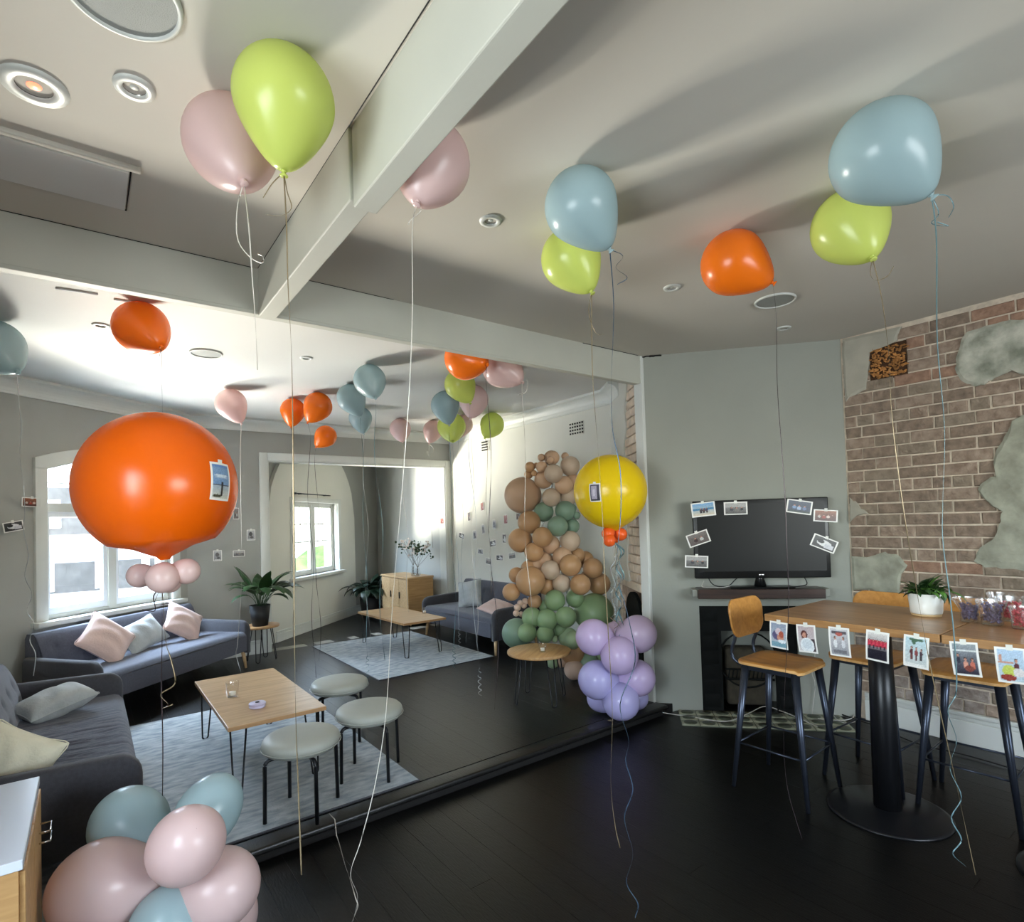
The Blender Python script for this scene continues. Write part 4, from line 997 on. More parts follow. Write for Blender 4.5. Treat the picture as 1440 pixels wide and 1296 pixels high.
PIC = {
 'beach': [('v', (214, 200, 176), (120, 170, 214)), (0, .42, 1, .6, (70, 130, 170))] + person(.38, .5, .55, (60, 50, 60), low=(50, 40, 50)) + person(.52, .5, .55, (90, 60, 60), low=(60, 50, 50)) + person(.66, .5, .5, (50, 60, 90), low=(70, 50, 50)),
 'grey_group': [('v', (90, 88, 86), (150, 150, 150)), (0, .6, 1, 1, (170, 168, 165))] + person(.3, .5, .7, (70, 70, 76)) + person(.55, .46, .8, (120, 116, 112)) + person(.8, .5, .6, (50, 50, 54)),
 'blue_group': [('v', (50, 60, 84), (60, 70, 90))] + person(.28, .55, .7, (110, 140, 180)) + person(.5, .5, .8, (150, 170, 200)) + person(.74, .5, .7, (90, 110, 150)) + [(0, 0, 1, .16, (40, 60, 60))],
 'warm_group': [('v', (70, 36, 30), (150, 90, 60))] + person(.2, .5, .6, (190, 180, 170)) + person(.42, .46, .7, (160, 60, 50)) + person(.62, .5, .65, (210, 190, 180)) + person(.83, .5, .6, (90, 50, 40)),
 'bw': [('v', (30, 30, 30), (60, 60, 60)), ('e', .5, .5, .34, .3, (220, 220, 220)), (.55, .1, .95, .5, (200, 200, 205)), ('e', .32, .62, .16, .2, (24, 24, 24))],
 'portrait': [('v', (210, 206, 206), (186, 168, 170)), (.74, .0, 1, .5, (70, 56, 60)), ('e', .38, .66, .2, .17, (84, 36, 32)), ('e', .38, .64, .12, .11, SK), ('e', .5, .24, .42, .3, (232, 236, 238)), ('e', .5, .3, .3, .2, (210, 218, 224))],
 'hug': [('v', (190, 200, 206), (140, 150, 170)), (0, 0, 1, .22, (120, 160, 176)), ('e', .4, .5, .3, .2, (90, 84, 120)), ('e', .62, .42, .22, .16, SK), ('e', .5, .66, .2, .14, (206, 190, 196)), ('e', .68, .55, .16, .14, (176, 90, 70)), ('e', .7, .26, .25, .08, (230, 236, 240))],
 'bw_pair': [('v', (150, 150, 156), (206, 204, 206))] + person(.28, .56, .8, (230, 230, 230), hair=(40, 36, 36)) + person(.72, .56, .8, (216, 216, 220), hair=(30, 30, 32)) + [(.15, .06, .85, .2, (120, 120, 126)), (.1, .8, .9, .9, (90, 84, 90)), ('e', .5, .8, .2, .07, (180, 90, 80))],
 'red_shirts': [('v', (36, 30, 40), (225, 220, 214)), (0, .0, 1, .38, (34, 30, 42)), (0, .5, 1, .72, (176, 40, 62))] + sum([person(.12 + .19 * i, .66, .42, (206, 60, 82), low=(40, 34, 44)) for i in range(5)], []),
 'palm': [('v', (206, 208, 204), (178, 206, 214)), (.0, .0, .9, .1, (228, 228, 224)), ('e', .5, .92, .34, .05, (60, 96, 70)), ('e', .4, .86, .1, .1, (60, 96, 70))] + person(.3, .58, .6, (90, 40, 44), low=(110, 60, 60)) + person(.52, .56, .6, (130, 60, 60), low=(90, 50, 50)) + person(.74, .54, .55, (70, 50, 60), low=(60, 60, 60)),
 'party': [('v', (50, 46, 60), (150, 160, 164)), (0, .74, 1, .8, (210, 214, 212))] + person(.22, .56, .6, (50, 50, 66)) + person(.5, .42, .8, (210, 150, 128)) + person(.78, .42, .75, (196, 110, 90)) + [('e', .62, .2, .2, .1, (130, 70, 60))],
 'arms_out': [('v', (190, 206, 214), (170, 196, 222)), (0, .56, .6, .62, SK), ('e', .12, .72, .06, .12, SK)] + person(.7, .58, .8, (90, 40, 50)) + [('e', .4, .34, .26, .18, (196, 206, 96)), ('e', .76, .3, .22, .14, (222, 216, 214)), ('e', .34, .12, .3, .1, (150, 60, 50))],
 'seaside': [('v', (206, 204, 190), (90, 130, 190)), (0, .40, 1, .9, (118, 150, 190)), ('e', .5, .66, .4, .04, (200, 214, 228)), (0, .38, 1, .42, (40, 36, 40)), (.5, .1, .6, .48, (30, 26, 32)), ('e', .3, .08, .24, .05, (70, 70, 52)), (.1, .6, .9, .63, (170, 190, 214))],
 'door': [('v', (60, 60, 66), (70, 70, 90)), (.15, .12, .7, .9, (176, 170, 188)), (.3, .3, .5, .7, (206, 200, 214))],
 'dark_pair': [('v', (90, 80, 76), (120, 112, 108))] + person(.35, .5, .8, (60, 40, 40)) + person(.66, .5, .8, (190, 190, 186)),
 'blot': [('v', (110, 110, 112), (190, 190, 190)), ('e', .45, .6, .25, .22, (40, 38, 40)), ('e', .6, .25, .2, .14, (60, 56, 58)), (.1, .05, .9, .12, (206, 206, 206))],
 'red_pair': [('v', (120, 60, 56), (180, 120, 110))] + person(.4, .5, .9, (150, 50, 50)) + person(.7, .45, .8, (210, 190, 186)),
}
def photo(label, c, right, up, w, h, pic, group, tape='top', bend=None, seed=0, curl=0):
    """c: centre; right and up: unit vectors of the print's plane; front faces right x up"""
    right, up = V(right).normalized(), V(up).normalized(); nrm = right.cross(up)
    t = thing('photo_print', label, 'photo', c, 0, group)
    W_, H_ = (30, 42) if h > w else (42, 30)
    cols = raster(PIC[pic], W_, H_, seed)
    def f(u, v):
        x, y = (u - .5) * w, (v - .5) * h
        z = curl * ((y / h) ** 2) if curl else 0
        p = right * x + up * y + nrm * z
        if bend: p = bend(V(c) + p, nrm) - V(c)
        return p
    b = MB().grid(f, W_, H_, smooth=True); n0 = len(b.v)
    vs = [V(v) for v in b.v]; o = b.link('print', 'print', t)
    ca = o.data.color_attributes.new('Col', 'FLOAT_COLOR', 'POINT')
    ca.data.foreach_set('color', np.array(cols, dtype=np.float32).ravel())
    bk = MB().grid(lambda u, v: V(f(u, v)) - nrm * .0008, 6, 6).link('backing', 'tape', t)
    if tape:
        b = MB(); tw = .011
        if tape == 'top':
            q = V(f(.5, 1)); b.prism([q - right * tw - up * .012 + nrm * .0012, q + right * tw - up * .012 + nrm * .0012, q + right * tw + up * .012 + nrm * .0006, q - right * tw + up * .012 + nrm * .0006], nrm * .0004)
        b.link('tape', 'tape', t)
    return t
# on the television
ptv = [((989, 716), 30, 20, -5, 'beach', 'top left of the television, three people on a beach'), ((1034.5, 714.5), 29, 18, 0, 'grey_group', 'top edge of the television, second from its left corner'),
       ((1124, 712.5), 31, 19, 10, 'blue_group', 'top edge of the television, bluish print tilted near its right corner'), ((1161, 725), 29, 17, 5, 'warm_group', 'right top corner of the television, overlapping the wall'),
       ((1159, 764), 31, 18, 24, 'bw', 'right edge of the television, strongly tilted'), ((982, 757), 28, 18, -18, 'dark_pair', 'left edge of the television, tilted, upper of two'),
       ((979.5, 789.5), 29, 17, 3, 'grey_group', 'left edge of the television, lowest print')]
ptv_r = [.0, 0, 0, 0, 0, 0, 0]
for i, ((px, py), w_, h_, ang, pic, lab) in enumerate(ptv):
    p = tvp(px, py, -.1635); dp = depth(mT @ p); k = dp / FP
    a = math.radians(-ang); rt = td * math.cos(a) + V((0, 0, 1)) * math.sin(a); up_ = V((0, 0, 1)) * math.cos(a) - td * math.sin(a)
    photo('photo taped to the ' + lab, mT @ p, rt, up_, w_ * k * 1.08, h_ * k, pic, 'photos taped to the television', seed=i)
# along the front edge of the bar table: they face -x
ptb = [((1095, 893), 'hug', 'leftmost, two people hugging'), ((1134.5, 898), 'portrait', 'second from left, person in a white top'), ((1180.5, 902.5), 'bw_pair', 'third from left, two people in white'),
       ((1233.5, 906.5), 'red_shirts', 'fourth, a row of people in red shirts'), ((1288, 915), 'palm', 'fifth, group under a palm'), ((1357.5, 926), 'party', 'sixth, party crowd'), ((1422, 930), 'arms_out', 'last at right, person with arm stretched out')]
for i, ((px, py), pic, lab) in enumerate(ptb):
    p = pln(px, py, (2.981, 0, 0), (1, 0, 0)); a = math.radians([-2, 3, 1, -4, -4, 4, 3][i])
    rt = V((.0, -math.cos(a), math.sin(a))); up_ = V((-.04, math.sin(a), math.cos(a)))
    photo('photo on the bar table edge, ' + lab, (p.x - .002, p.y, min(p.z, 1.052 - .0725)), rt, up_, .098, .145, pic, 'photos along the bar table edge', seed=20 + i, curl=-.02)
# on the cream wall beyond the far sofa
pw = [((678, 712), 5, 12, 'red_pair'), ((659.5, 726), 5, 13, 'dark_pair'), ((695, 737), 6, 13, 'blot'), ((711, 730), 6, 13, 'red_pair'), ((728.5, 726), 6, 10, 'dark_pair'), ((649, 753), 9, 8, 'bw'), ((667.5, 752), 6, 13, 'blot'),
      ((679.5, 744), 5, 14, 'blot'), ((709, 757), 6, 13, 'bw'), ((693, 764), 10, 9, 'bw'), ((675.5, 775), 9, 8, 'blot'), ((687, 789), 10, 9, 'grey_group'), ((702.5, 784), 11, 8, 'bw'), ((720, 781), 11, 9, 'grey_group')]
where = ['topmost, reddish upright print', 'upright print left of the topmost one', 'upright print under the topmost one', 'upright print near the large tan balloon, left one', 'upright print touching the garland', 'leftmost, small landscape print',
         'upright print right of the leftmost one', 'narrow upright print in the middle', 'upright print right of the middle', 'tilted landscape print in the middle', 'landscape print low at left', 'lowest landscape print', 'landscape print, second lowest', 'landscape print low beside the garland']
for i, ((px, py), w_, h_, pic) in enumerate(pw):
    p = pln(px, py, (XR - .012, 0, 0), (1, 0, 0)); k = depth(p) / FP; a = random.uniform(-.2, .2)
    w3 = w_ * k * 1.55; h3 = h_ * k
    photo('photo on the cream wall: ' + where[i], p, (-.0, -math.cos(a), math.sin(a)), (0, math.sin(a), math.cos(a)), w3, h3, pic, 'photos on the cream wall', seed=40 + i)
# left walls
def facing_photo(label, px, py, plane_p, plane_n, w_, h_, ang, pic, group, seed, off=.006):
    n_ = V(plane_n).normalized(); 
    if n_.dot(O - V(plane_p)) < 0: n_ = -n_
    p = pln(px, py, V(plane_p) + n_ * off, n_); k = depth(p) / FP
    rt = V((0, 0, 1)).cross(n_); a = math.radians(-ang); u_ = V((0, 0, 1))
    r2 = rt * math.cos(a) + u_ * math.sin(a); u2 = u_ * math.cos(a) - rt * math.sin(a)
    photo(label, p, r2, u2, w_ * k * 1.1, h_ * k, pic, group, seed=seed)
gl = 'photos on the grey walls at left'
facing_photo('photo on the grey wall above the peace lily, beside the white casing', 353, 752, (0, YW, 0), (0, -1, 0), 10, 15, 0, 'blot', gl, 61)
facing_photo('landscape photo on the grey wall just left of the peace lily top', 336, 778, (0, YW, 0), (0, -1, 0), 14, 9, 0, 'grey_group', gl, 62)
facing_photo('upright photo on the grey wall below the giant orange balloon', 306, 781, (0, YW, 0), (0, -1, 0), 10, 15, 0, 'blot', gl, 63)
facing_photo('upright photo half hidden by the right rim of the giant orange balloon', 332, 722, (0, YW, 0), (0, -1, 0), 7, 16, 0, 'dark_pair', gl, 64)
facing_photo('landscape photo on the wall left of the large window, upper of two', 45, 706, A1 + D1 * 0, N1, 24, 13, 2, 'warm_group', gl, 65, .03)
facing_photo('landscape photo on the wall left of the large window, lower of two, tilted', 19, 740, A1, N1, 24, 14, -10, 'bw', gl, 66, .03)
p = pln(621.5, 732, (xr - .014, 0, 0), (1, 0, 0))
photo('small reddish photo on the white lining of the wide opening', p, (0, -1, 0), (0, 0, 1), .11, .10, 'red_pair', 'photo on the door lining', seed=70)

# ================================================================== BALLOONS AND RIBBONS
def latex(r, stretch=1.0, taper=.36, nu=40, nv=26):
    """teardrop skin, knot at -z; returns profile (r, z)"""
    pr = []
    for i in range(nv + 1):
        th = PI * i / nv; z = math.cos(th); rr = math.sin(th)
        if z < 0: zz = z * (1 + taper * abs(z) ** 1.5); rr *= (1 - .18 * taper / .28 * z * z * (1 - .0))
        else: zz = z * 1.0
        pr.append((max(.001, rr * r), zz * r * stretch))
    pr = pr[:-1]
    kz = -r * stretch * (1 + taper)
    pr += [(r * .06, kz + .03 * r), (r * .035, kz - .03 * r), (r * .05, kz - .05 * r), (r * .09, kz - .09 * r), (r * .085, kz - .11 * r), (.001, kz - .10 * r)]
    return pr
def axis_matrix(c, axis):
    q = V(axis).normalized().to_track_quat('Z', 'Y'); return Matrix.Translation(V(c)) @ q.to_matrix().to_4x4()
def strip(pts, w, twist=.0, t0=0):
    """flat ribbon: thin curved strip with real thickness"""
    vs = []; fs = []; N = len(pts)
    for i, p in enumerate(pts):
        t = (V(pts[min(i + 1, N - 1)]) - V(pts[max(i - 1, 0)])).normalized()
        a = t.cross(V((0, 0, 1))); 
        if a.length < .3: a = t.cross(V((.8, -.6, 0)))
        a.normalize(); b = t.cross(a); q = t0 + twist * i
        s = a * math.cos(q) + b * math.sin(q); n = t.cross(s)
        for k, l in ((-1, -1), (1, -1), (1, 1), (-1, 1)): vs.append(V(p) + s * (w / 2 * k) + n * (.0003 * l))
    for i in range(N - 1):
        for k in range(4): l = (k + 1) % 4; fs.append((4 * i + k, 4 * i + l, 4 * i + 4 + l, 4 * i + 4 + k))
    fs += [(0, 1, 2, 3), (4 * N - 1, 4 * N - 2, 4 * N - 3, 4 * N - 4)]
    return vs, fs
def floor_z(p): return .004 + (FZ + .012 if p.y > 2.99 else 0)
def ribbon(pts, col, w=.005, parent=None, name='ribbon', twist=None, loc=None):
    pts = smooth_path(pts, 6)
    pts = [V((p.x, p.y, max(p.z, floor_z(p)))) for p in pts]
    tw = random.uniform(.05, .14) if twist is None else twist
    vs, fs = strip(pts, w, tw, random.uniform(0, 3)); o0 = V(loc) if loc is not None else V((0, 0, 0))
    b = MB().add([v - o0 for v in vs], fs, True); return b.link(name, 'ribbon_' + col, parent)
def curl_pts(p0, d, n, rad, pitch, tight=1.0):
    """springy curls hanging from p0"""
    out = []; 
    for i in range(n * 8):
        a = 2 * PI * i / 8; r = rad * min(1, i / 6)
        out.append(V(p0) + V((r * math.cos(a), r * math.sin(a), -pitch * i / 8)))
    return out
def hang(p0, zend, wav=.006, curls=0, crad=.014, cpitch=.05, rnd=random, step=.12):
    """ribbon path hanging from p0 down to zend, with loose waves and an end of curls"""
    zc = zend + curls * cpitch; L_ = p0.z - zc; n = max(3, int(L_ / step)); ph = rnd.uniform(0, 6); out = [V(p0)]
    dx, dy = rnd.uniform(-.03, .03), rnd.uniform(-.03, .03)
    for i in range(1, n + 1):
        s_ = i / n; out.append(V((p0.x + dx * s_ + wav * math.sin(ph + 5 * s_ * L_), p0.y + dy * s_ + wav * math.cos(ph * 2 + 4 * s_ * L_), p0.z - L_ * s_)))
    if curls: out += curl_pts(out[-1], None, curls, crad, cpitch)[1:]
    return out
def fit_ceiling(cx_, cy_, w, top=1.0):
    """centre and radius of a round balloon of half width w pixels that touches the ceiling"""
    d = ray(cx_, cy_); dep = (HC - EYE) / (d.z + w / FP * top); return O + d * dep, w * dep / FP, dep
def knot_dir(c, dist, kx, ky, lower=True):
    """point at dist from c on the sight line of the knot pixel"""
    d = ray(kx, ky).normalized(); oc = O - c; b = oc.dot(d); cc = oc.dot(oc) - dist * dist; disc = b * b - cc
    if disc < 0: p = O + d * (-b); return c + (p - c).normalized() * dist
    s = math.sqrt(disc); ps = [O + d * (-b - s), O + d * (-b + s)]
    return min(ps, key=lambda p: p.z) if lower else ps[0]
def balloon(label, cx_, cy_, w, kx, ky, col, rib, group, zend=None, path=None, dep=None, stretch=1.0, extra=(), nrib=1, wav=.006, curls=0, rw=.004, cat='balloon'):
    if dep is None: c, r, dp = fit_ceiling(cx_, cy_, w, 1.02 * stretch)
    else: dp = dep; c = prb(cx_, cy_, dep); r = w * dep / FP
    kn = knot_dir(c, r * stretch * 1.38, kx, ky)
    ax = (c - kn).normalized()
    t = thing('helium_balloon', label, cat, c, 0, group)
    m = axis_matrix((0, 0, 0), ax)
    # keep the crown just under the ceiling
    body = MB().lathe(latex(r, stretch), 40, m, caps=False).link('body', 'balloon_' + col, t)
    zmax = max(v.co.z for v in body.data.vertices) + c.z
    if dep is None and zmax > HC - .002: dz = zmax - (HC - .002); t.location.z -= dz; c = c - V((0, 0, dz)); kn = kn - V((0, 0, dz))
    MB().lathe([(r * .05, -.02 * r), (r * .075, .0), (r * .05, .02 * r)], 12, axis_matrix(kn - c + ax * r * .02, ax), caps=False).link('knot', 'balloon_' + col, t)
    if path is not None:
        d_ = depth(kn); pts = [kn] + [prb(px, py, d_ + (dd[0] if dd else 0)) for px, py, *dd in path]
        ribbon(pts, rib, rw, t, loc=c)
    elif zend is not None:
        ribbon(hang(kn, zend, wav, curls), rib, rw, t, loc=c)
    for e in extra:
        d_ = depth(kn); pts = [kn] + [prb(px, py, d_) for px, py in e]
        ribbon(pts, rib, rw * .8, t, 'ribbon_tail', loc=c)
    return t, c, r, kn
G1 = 'helium balloons on the near ceiling'
balloon('pale pink balloon behind the lime one at top left, white ribbon', 325, 203, 62, 343, 256, 'pink', 'white', G1, path=[(350, 320), (354, 380), (359, 450), (362, 520)], extra=[[(334, 290), (334, 335), (350, 360), (368, 370), (370, 361), (362, 357)]])
balloon('lime green balloon at top left, in front of a pink one', 400, 142, 68, 399, 242, 'lime', 'gold', G1, path=[(403, 320), (405, 400), (410, 500), (412, 620), (413, 760), (414, 900), (416, 1010), (420, 1120), (424, 1230)], extra=[[(383, 258), (370, 278)], [(404, 270), (410, 292), (396, 303), (375, 302)]])
balloon('pale pink balloon partly hidden by the ceiling joist', 606, 230, 55, 587, 285, 'pink', 'white', G1, path=[(580, 320), (580, 430), (576, 540), (566, 680), (552, 850), (543, 1000), (528, 1100), (508, 1180), (493, 1228), (503, 1262), (492, 1310)], extra=[[(592, 296), (577, 310), (574, 316)]], rw=.003)
balloon('pale blue balloon in front of a lime one, centre of the near ceiling', 817, 290, 51, 862, 357, 'blue', 'blue', G1, path=[(863, 430), (860, 530), (861, 600), (872, 660), (873, 720), (868, 800), (884, 870), (893, 930), (872, 990), (884, 1040), (880, 1070), (890, 1110), (878, 1150), (890, 1200), (881, 1240), (897, 1270), (893, 1290)], extra=[[(876, 360), (866, 376), (882, 390), (868, 400)]])
balloon('lime green balloon below the pale blue one near the centre', 803, 364, 42, 832, 410, 'lime', 'gold', G1, path=[(832, 470), (834, 540), (840, 620), (847, 720), (850, 800), (856, 900), (861, 1000), (859, 1100), (865, 1160), (872, 1192)], extra=[[(828, 440), (838, 468), (850, 470)]])
balloon('orange balloon alone on the near ceiling, right of centre', 1031, 370, 44, 1088, 398, 'orange', 'dark', G1, path=[(1092, 450), (1093, 540), (1100, 640), (1104, 700), (1106, 760), (1109, 838), (1107, 900), (1104, 960), (1102, 1040), (1108, 1110), (1128, 1180)])
balloon('lime green balloon behind the large pale blue one at right', 1195, 318, 50, 1227, 362, 'lime', 'gold', G1, path=[(1240, 420), (1250, 500), (1254, 580), (1268, 700), (1284, 800), (1296, 870), (1307, 930), (1322, 1000), (1340, 1080), (1355, 1150), (1372, 1230)], extra=[[(1224, 385), (1232, 394), (1248, 388), (1257, 374)]])
balloon('large pale blue balloon at the right of the near ceiling', 1240, 215, 66, 1312, 276, 'blue', 'teal', G1, path=[(1317, 340), (1318, 480), (1328, 600), (1326, 700), (1326, 760), (1336, 840), (1342, 900), (1345, 970), (1333, 1000), (1345, 1040), (1336, 1080), (1352, 1120), (1338, 1150), (1352, 1180), (1340, 1200), (1358, 1218)], extra=[[(1332, 275), (1341, 290), (1334, 306)], [(1320, 300), (1310, 314), (1334, 318), (1318, 312)]])
G2 = 'helium balloons on the ceiling of the back room'
far = [
 ('pale blue balloon cut by the left edge of the photo', -8, 487, 37, 24, 522, 'blue', 'silver', .9),
 ('orange balloon above the giant orange one', 199, 461, 36, 227, 488, 'orange', 'dark', None),
 ('pale pink balloon right of the giant orange one, long white ribbon', 325, 568, 21, 340, 596, 'pink', 'white', None),
 ('orange balloon, left of a touching pair above the niche opening', 412, 577, 17, 409, 603, 'orange', 'dark', .1),
 ('orange balloon, right of a touching pair above the niche opening', 447, 571, 19.5, 431, 597, 'orange', 'dark', .1),
 ('lone small orange balloon below the touching orange pair', 458, 613, 15, 443, 630, 'orange', 'dark', .1),
 ('pale blue balloon, highest of the three blue ones beyond the beam', 520, 535, 22.5, 528, 559, 'blue', 'teal', .5),
 ('pale blue balloon, leftmost of the three blue ones beyond the beam', 494, 560, 20, 510, 591, 'blue', 'teal', .12),
 ('pale blue balloon, lowest of the three blue ones beyond the beam', 507, 588, 16, 512, 612, 'blue', 'silver', .1),
 ('small pale pink balloon right of the blue trio', 563, 603, 15, 566, 621, 'pink', 'white', .5),
 ('small pale pink balloon with looped ribbon, left of the blue and lime group', 609, 605, 14, 603, 624, 'pink', 'white', 1.3),
 ('orange balloon half hidden under the beam above the lime one', 655, 504, 30, 684, 512, 'orange', 'dark', .3),
 ('pale pink balloon half hidden under the beam, right of the orange one', 706, 517, 28, 734, 537, 'pink', 'white', .8),
 ('lime green balloon just below the orange one under the beam', 647, 541, 22, 661, 566, 'lime', 'silver', .1),
 ('pale blue balloon overlapping the lime one at its lower left', 626, 570, 20, 632, 598, 'blue', 'teal', .12),
 ('pale pink balloon behind the lime and blue ones', 666, 562, 21, 662, 588, 'pink', 'white', .4),
 ('lime green balloon peeking out under the pale blue one', 635, 600, 20, 637, 620, 'lime', 'silver', .12),
 ('small pale pink balloon beside the peeking lime one', 651, 597, 14, 645, 616, 'pink', 'silver', .1),
 ('lime green balloon in front of the cream wall above the vent', 692, 597, 17, 682, 615, 'lime', 'gold', .75)]
for i, (lab, cx_, cy_, w, kx, ky, col, rib, ze) in enumerate(far):
    kw = {}
    if i == 0: kw['path'] = [(26, 560), (30, 600), (28, 640), (33, 680), (35, 720), (33, 745), (40, 780), (35, 810), (45, 835), (38, 858), (48, 878), (42, 900), (50, 920), (47, 950)]
    if i == 5: kw['dep'] = 6.5
    if i == 1: kw['path'] = [(227.5, 530), (228.5, 583)]; kw['extra'] = [[(222, 508), (213, 522)]]
    if i == 2: kw['path'] = [(338, 640), (339, 720), (340, 800), (338, 850), (334, 905), (332, 920), (339, 946)]
    if i == 12: kw['extra'] = [[(742, 535), (740, 550), (730, 555)]]
    if i == 10: kw['extra'] = [[(610, 632), (604, 642), (600, 634)]]
    balloon(lab, cx_, cy_, w, kx, ky, col, rib, G2, zend=ze, rw=.005, wav=.018, curls=(5 if i in (7, 13, 14, 16) else 0), **kw)

def blob_balloon(c, r, axis, mt, parent, name='balloon', loc=(0, 0, 0), nu=28, taper=.22, label=None):
    o = MB().lathe(latex(r, 1.0, taper, nv=18), nu, axis_matrix(V(c) - V(loc), axis), caps=False).link(name, 'balloon_' + mt, parent)
    if label: o['label'] = label
    return o
# giant orange balloon: collar of small pink balloons, photo, long ribbons
gd = 2.2
gc = prb(224, 684, gd); gr = 111 * gd / FP * .90
t = thing('giant_balloon', 'giant orange balloon with a collar of small pink balloons at its neck', 'balloon', gc)
kn = prb(232, 792, gd)
gax = (gc - kn).normalized()
pr = []
for i in range(41):
    th = PI * i / 40; z, rr = math.cos(th), math.sin(th)
    if z > 0: z *= 1.04
    else: z *= 1.03; 
    pr.append((max(.001, rr * gr * 1.0), z * gr))
pr = [p for p in pr if p[1] > -.80 * gr] + [(.36 * gr, -.86 * gr), (.22 * gr, -.93 * gr), (.1 * gr, -.985 * gr), (.06 * gr, -1.03 * gr)]
MB().lathe(pr, 72, axis_matrix((0, 0, 0), gax), caps=False).link('body', 'balloon_giant_orange', t)
for px, py, w, dd in ((197, 809, 17, .0), (229, 812, 21, -.06), (262, 803, 18, .0), (238, 818, 16, .08)):
    c = prb(px, py, gd + dd); blob_balloon(c, w * gd / FP, (c - kn - V((0, 0, .0))).normalized(), 'pink', t, 'collar_balloon', gc)
kb = prb(228, 835, gd)
ribbon([kb + V((0, 0, .05))] + [prb(px, py, gd) for px, py in ((228, 900), (227, 960), (229, 1050), (228, 1150), (228, 1190))], 'dark', .004, t, loc=gc)
ribbon([kb + V((0, 0, .03))] + [prb(px, py, gd) for px, py in ((233, 900), (240, 925), (246, 960), (226, 976), (236, 990), (228, 996), (243, 990))], 'gold', .005, t, 'ribbon_curl', loc=gc)
ribbon([kb + V((0, 0, .03))] + [prb(px, py, gd) for px, py in ((216, 838), (218, 858), (200, 857))], 'dark', .004, t, 'ribbon_tail', loc=gc)
ribbon([kb + V((0, 0, .03))] + [prb(px, py, gd) for px, py in ((222, 835), (218, 850), (238, 848))], 'dark', .004, t, 'ribbon_tail', loc=gc)
def on_sphere(c0, rad):
    return lambda p, n: V(c0) + (p - V(c0)).normalized() * rad
def sphere_hit(px, py, c0, rad):
    d = ray(px, py).normalized(); oc = O - V(c0); b = oc.dot(d); disc = b * b - oc.dot(oc) + rad * rad
    return O + d * (-b - math.sqrt(max(0, disc)))
h = sphere_hit(309, 677, gc, gr * .98); nrm = (h - gc).normalized(); rt = V((0, 0, 1)).cross(nrm).normalized(); up_ = nrm.cross(rt)
a = math.radians(-3); r2 = rt * math.cos(a) + up_ * math.sin(a); u2 = up_ * math.cos(a) - rt * math.sin(a)
def gell(p, n):     # project onto the slightly squashed giant balloon
    q = p - gc; z = q.dot(gax); e = q - gax * z; k = math.sqrt(e.length ** 2 / (gr * gr) + z * z / (gr * 1.04 if z > 0 else gr * 1.03) ** 2); return gc + q / k * 1.012
photo('photo of a figure by the sea taped to the giant orange balloon', h, r2, u2, .098, .145, 'seaside', 'photos on the giant balloons', bend=gell, seed=80)
# giant yellow balloon
yd = 4.3; yc = prb(858, 690, yd); yr = 51 * yd / FP
t = thing('giant_balloon', 'giant yellow balloon with small orange balloons at its neck, above the lilac bunch', 'balloon', yc)
ykn = prb(866, 746, yd); yax = (yc - ykn).normalized()
pr = [(max(.001, math.sin(PI * i / 36) * yr), math.cos(PI * i / 36) * yr * (1.0 if i < 18 else 1.03)) for i in range(33)] + [(.12 * yr, -1.06 * yr), (.05 * yr, -1.1 * yr)]
MB().lathe(pr, 56, axis_matrix((0, 0, 0), yax), caps=False).link('body', 'balloon_giant_yellow', t)
for px, py, w, dd in ((855, 750, 9, -.02), (873, 751, 9, .03), (857, 760, 8.5, -.06), (866, 756, 7, .06)):
    c = prb(px, py, yd + dd); blob_balloon(c, w * yd / FP, (c - ykn).normalized() + V((0, 0, -.2)), 'small_orange', t, 'collar_balloon', yc, nu=20)
y0 = prb(864, 762, yd)
for k, (col, x, wv) in enumerate((('silver', 862, .012), ('teal', 870, .008), ('teal', 874, .01), ('silver', 867, .02))):
    ribbon([y0] + [prb(x + (4 * math.sin(i * 2.1 + k)), 775 + i * 12, yd + .02 * k) for i in range(9 + k)], col, .012 if col == 'teal' else .006, t, loc=yc, twist=.2)
ribbon([y0] + [prb(864 + 1.2 * math.sin(i), 775 + i * 15, yd) for i in range(8)] , 'gold', .005, t, loc=yc)
ribbon([y0] + [prb(864 + 6 * math.cos(i * PI / 2), 790 + i * 5.5, yd + .03 * math.sin(i * PI / 2)) for i in range(18)], 'gold', .005, t, 'ribbon_curl', loc=yc)
h = sphere_hit(836.5, 692.5, yc, yr); nrm = (h - yc).normalized(); rt = V((0, 0, 1)).cross(nrm).normalized(); up_ = nrm.cross(rt)
photo('photo of a doorway taped to the giant yellow balloon', h, rt, up_, .088, .135, 'door', 'photos on the giant balloons', bend=lambda p, n: yc + (p - yc).normalized() * yr * 1.012, seed=81)
# lilac bunch, the weight of the yellow one
lc = pz(866, 1022, 0); ld = depth(lc)
t = thing('balloon_bunch', 'stacked bunch of lilac balloons standing on the floor beside the white pier', 'balloons', lc)
for px, py, w, dd, col in ((868, 893, 21, .16, 'lilac_pink_lit'), (835, 895.5, 25.5, 0, 'lilac'), (897, 891, 26.5, .02, 'lilac_pink_lit'), (871, 921.5, 26, -.10, 'lilac'), (868, 950, 22, .14, 'lilac_blue_lit'), (840, 955.5, 27, 0, 'lilac_blue_lit'), (896, 953, 25.5, .03, 'lilac'), (873.5, 995, 26, -.06, 'lilac_blue_lit'), (845, 1000, 20, .14, 'lilac_blue_lit'), (895, 996, 18, .16, 'lilac_blue_lit')):  # pinker at the top, bluer below: the light's gradient put into balloon colours
    dp = ld + dd; c = prb(px, py, dp); r = w * ld / FP; c.z = max(c.z, r + .004 + (FZ if c.y > 2.97 else 0))
    ctr = prb(868, py + 4, ld + .03); blob_balloon(c, r, (c - ctr).normalized(), col, t, 'balloon', lc)
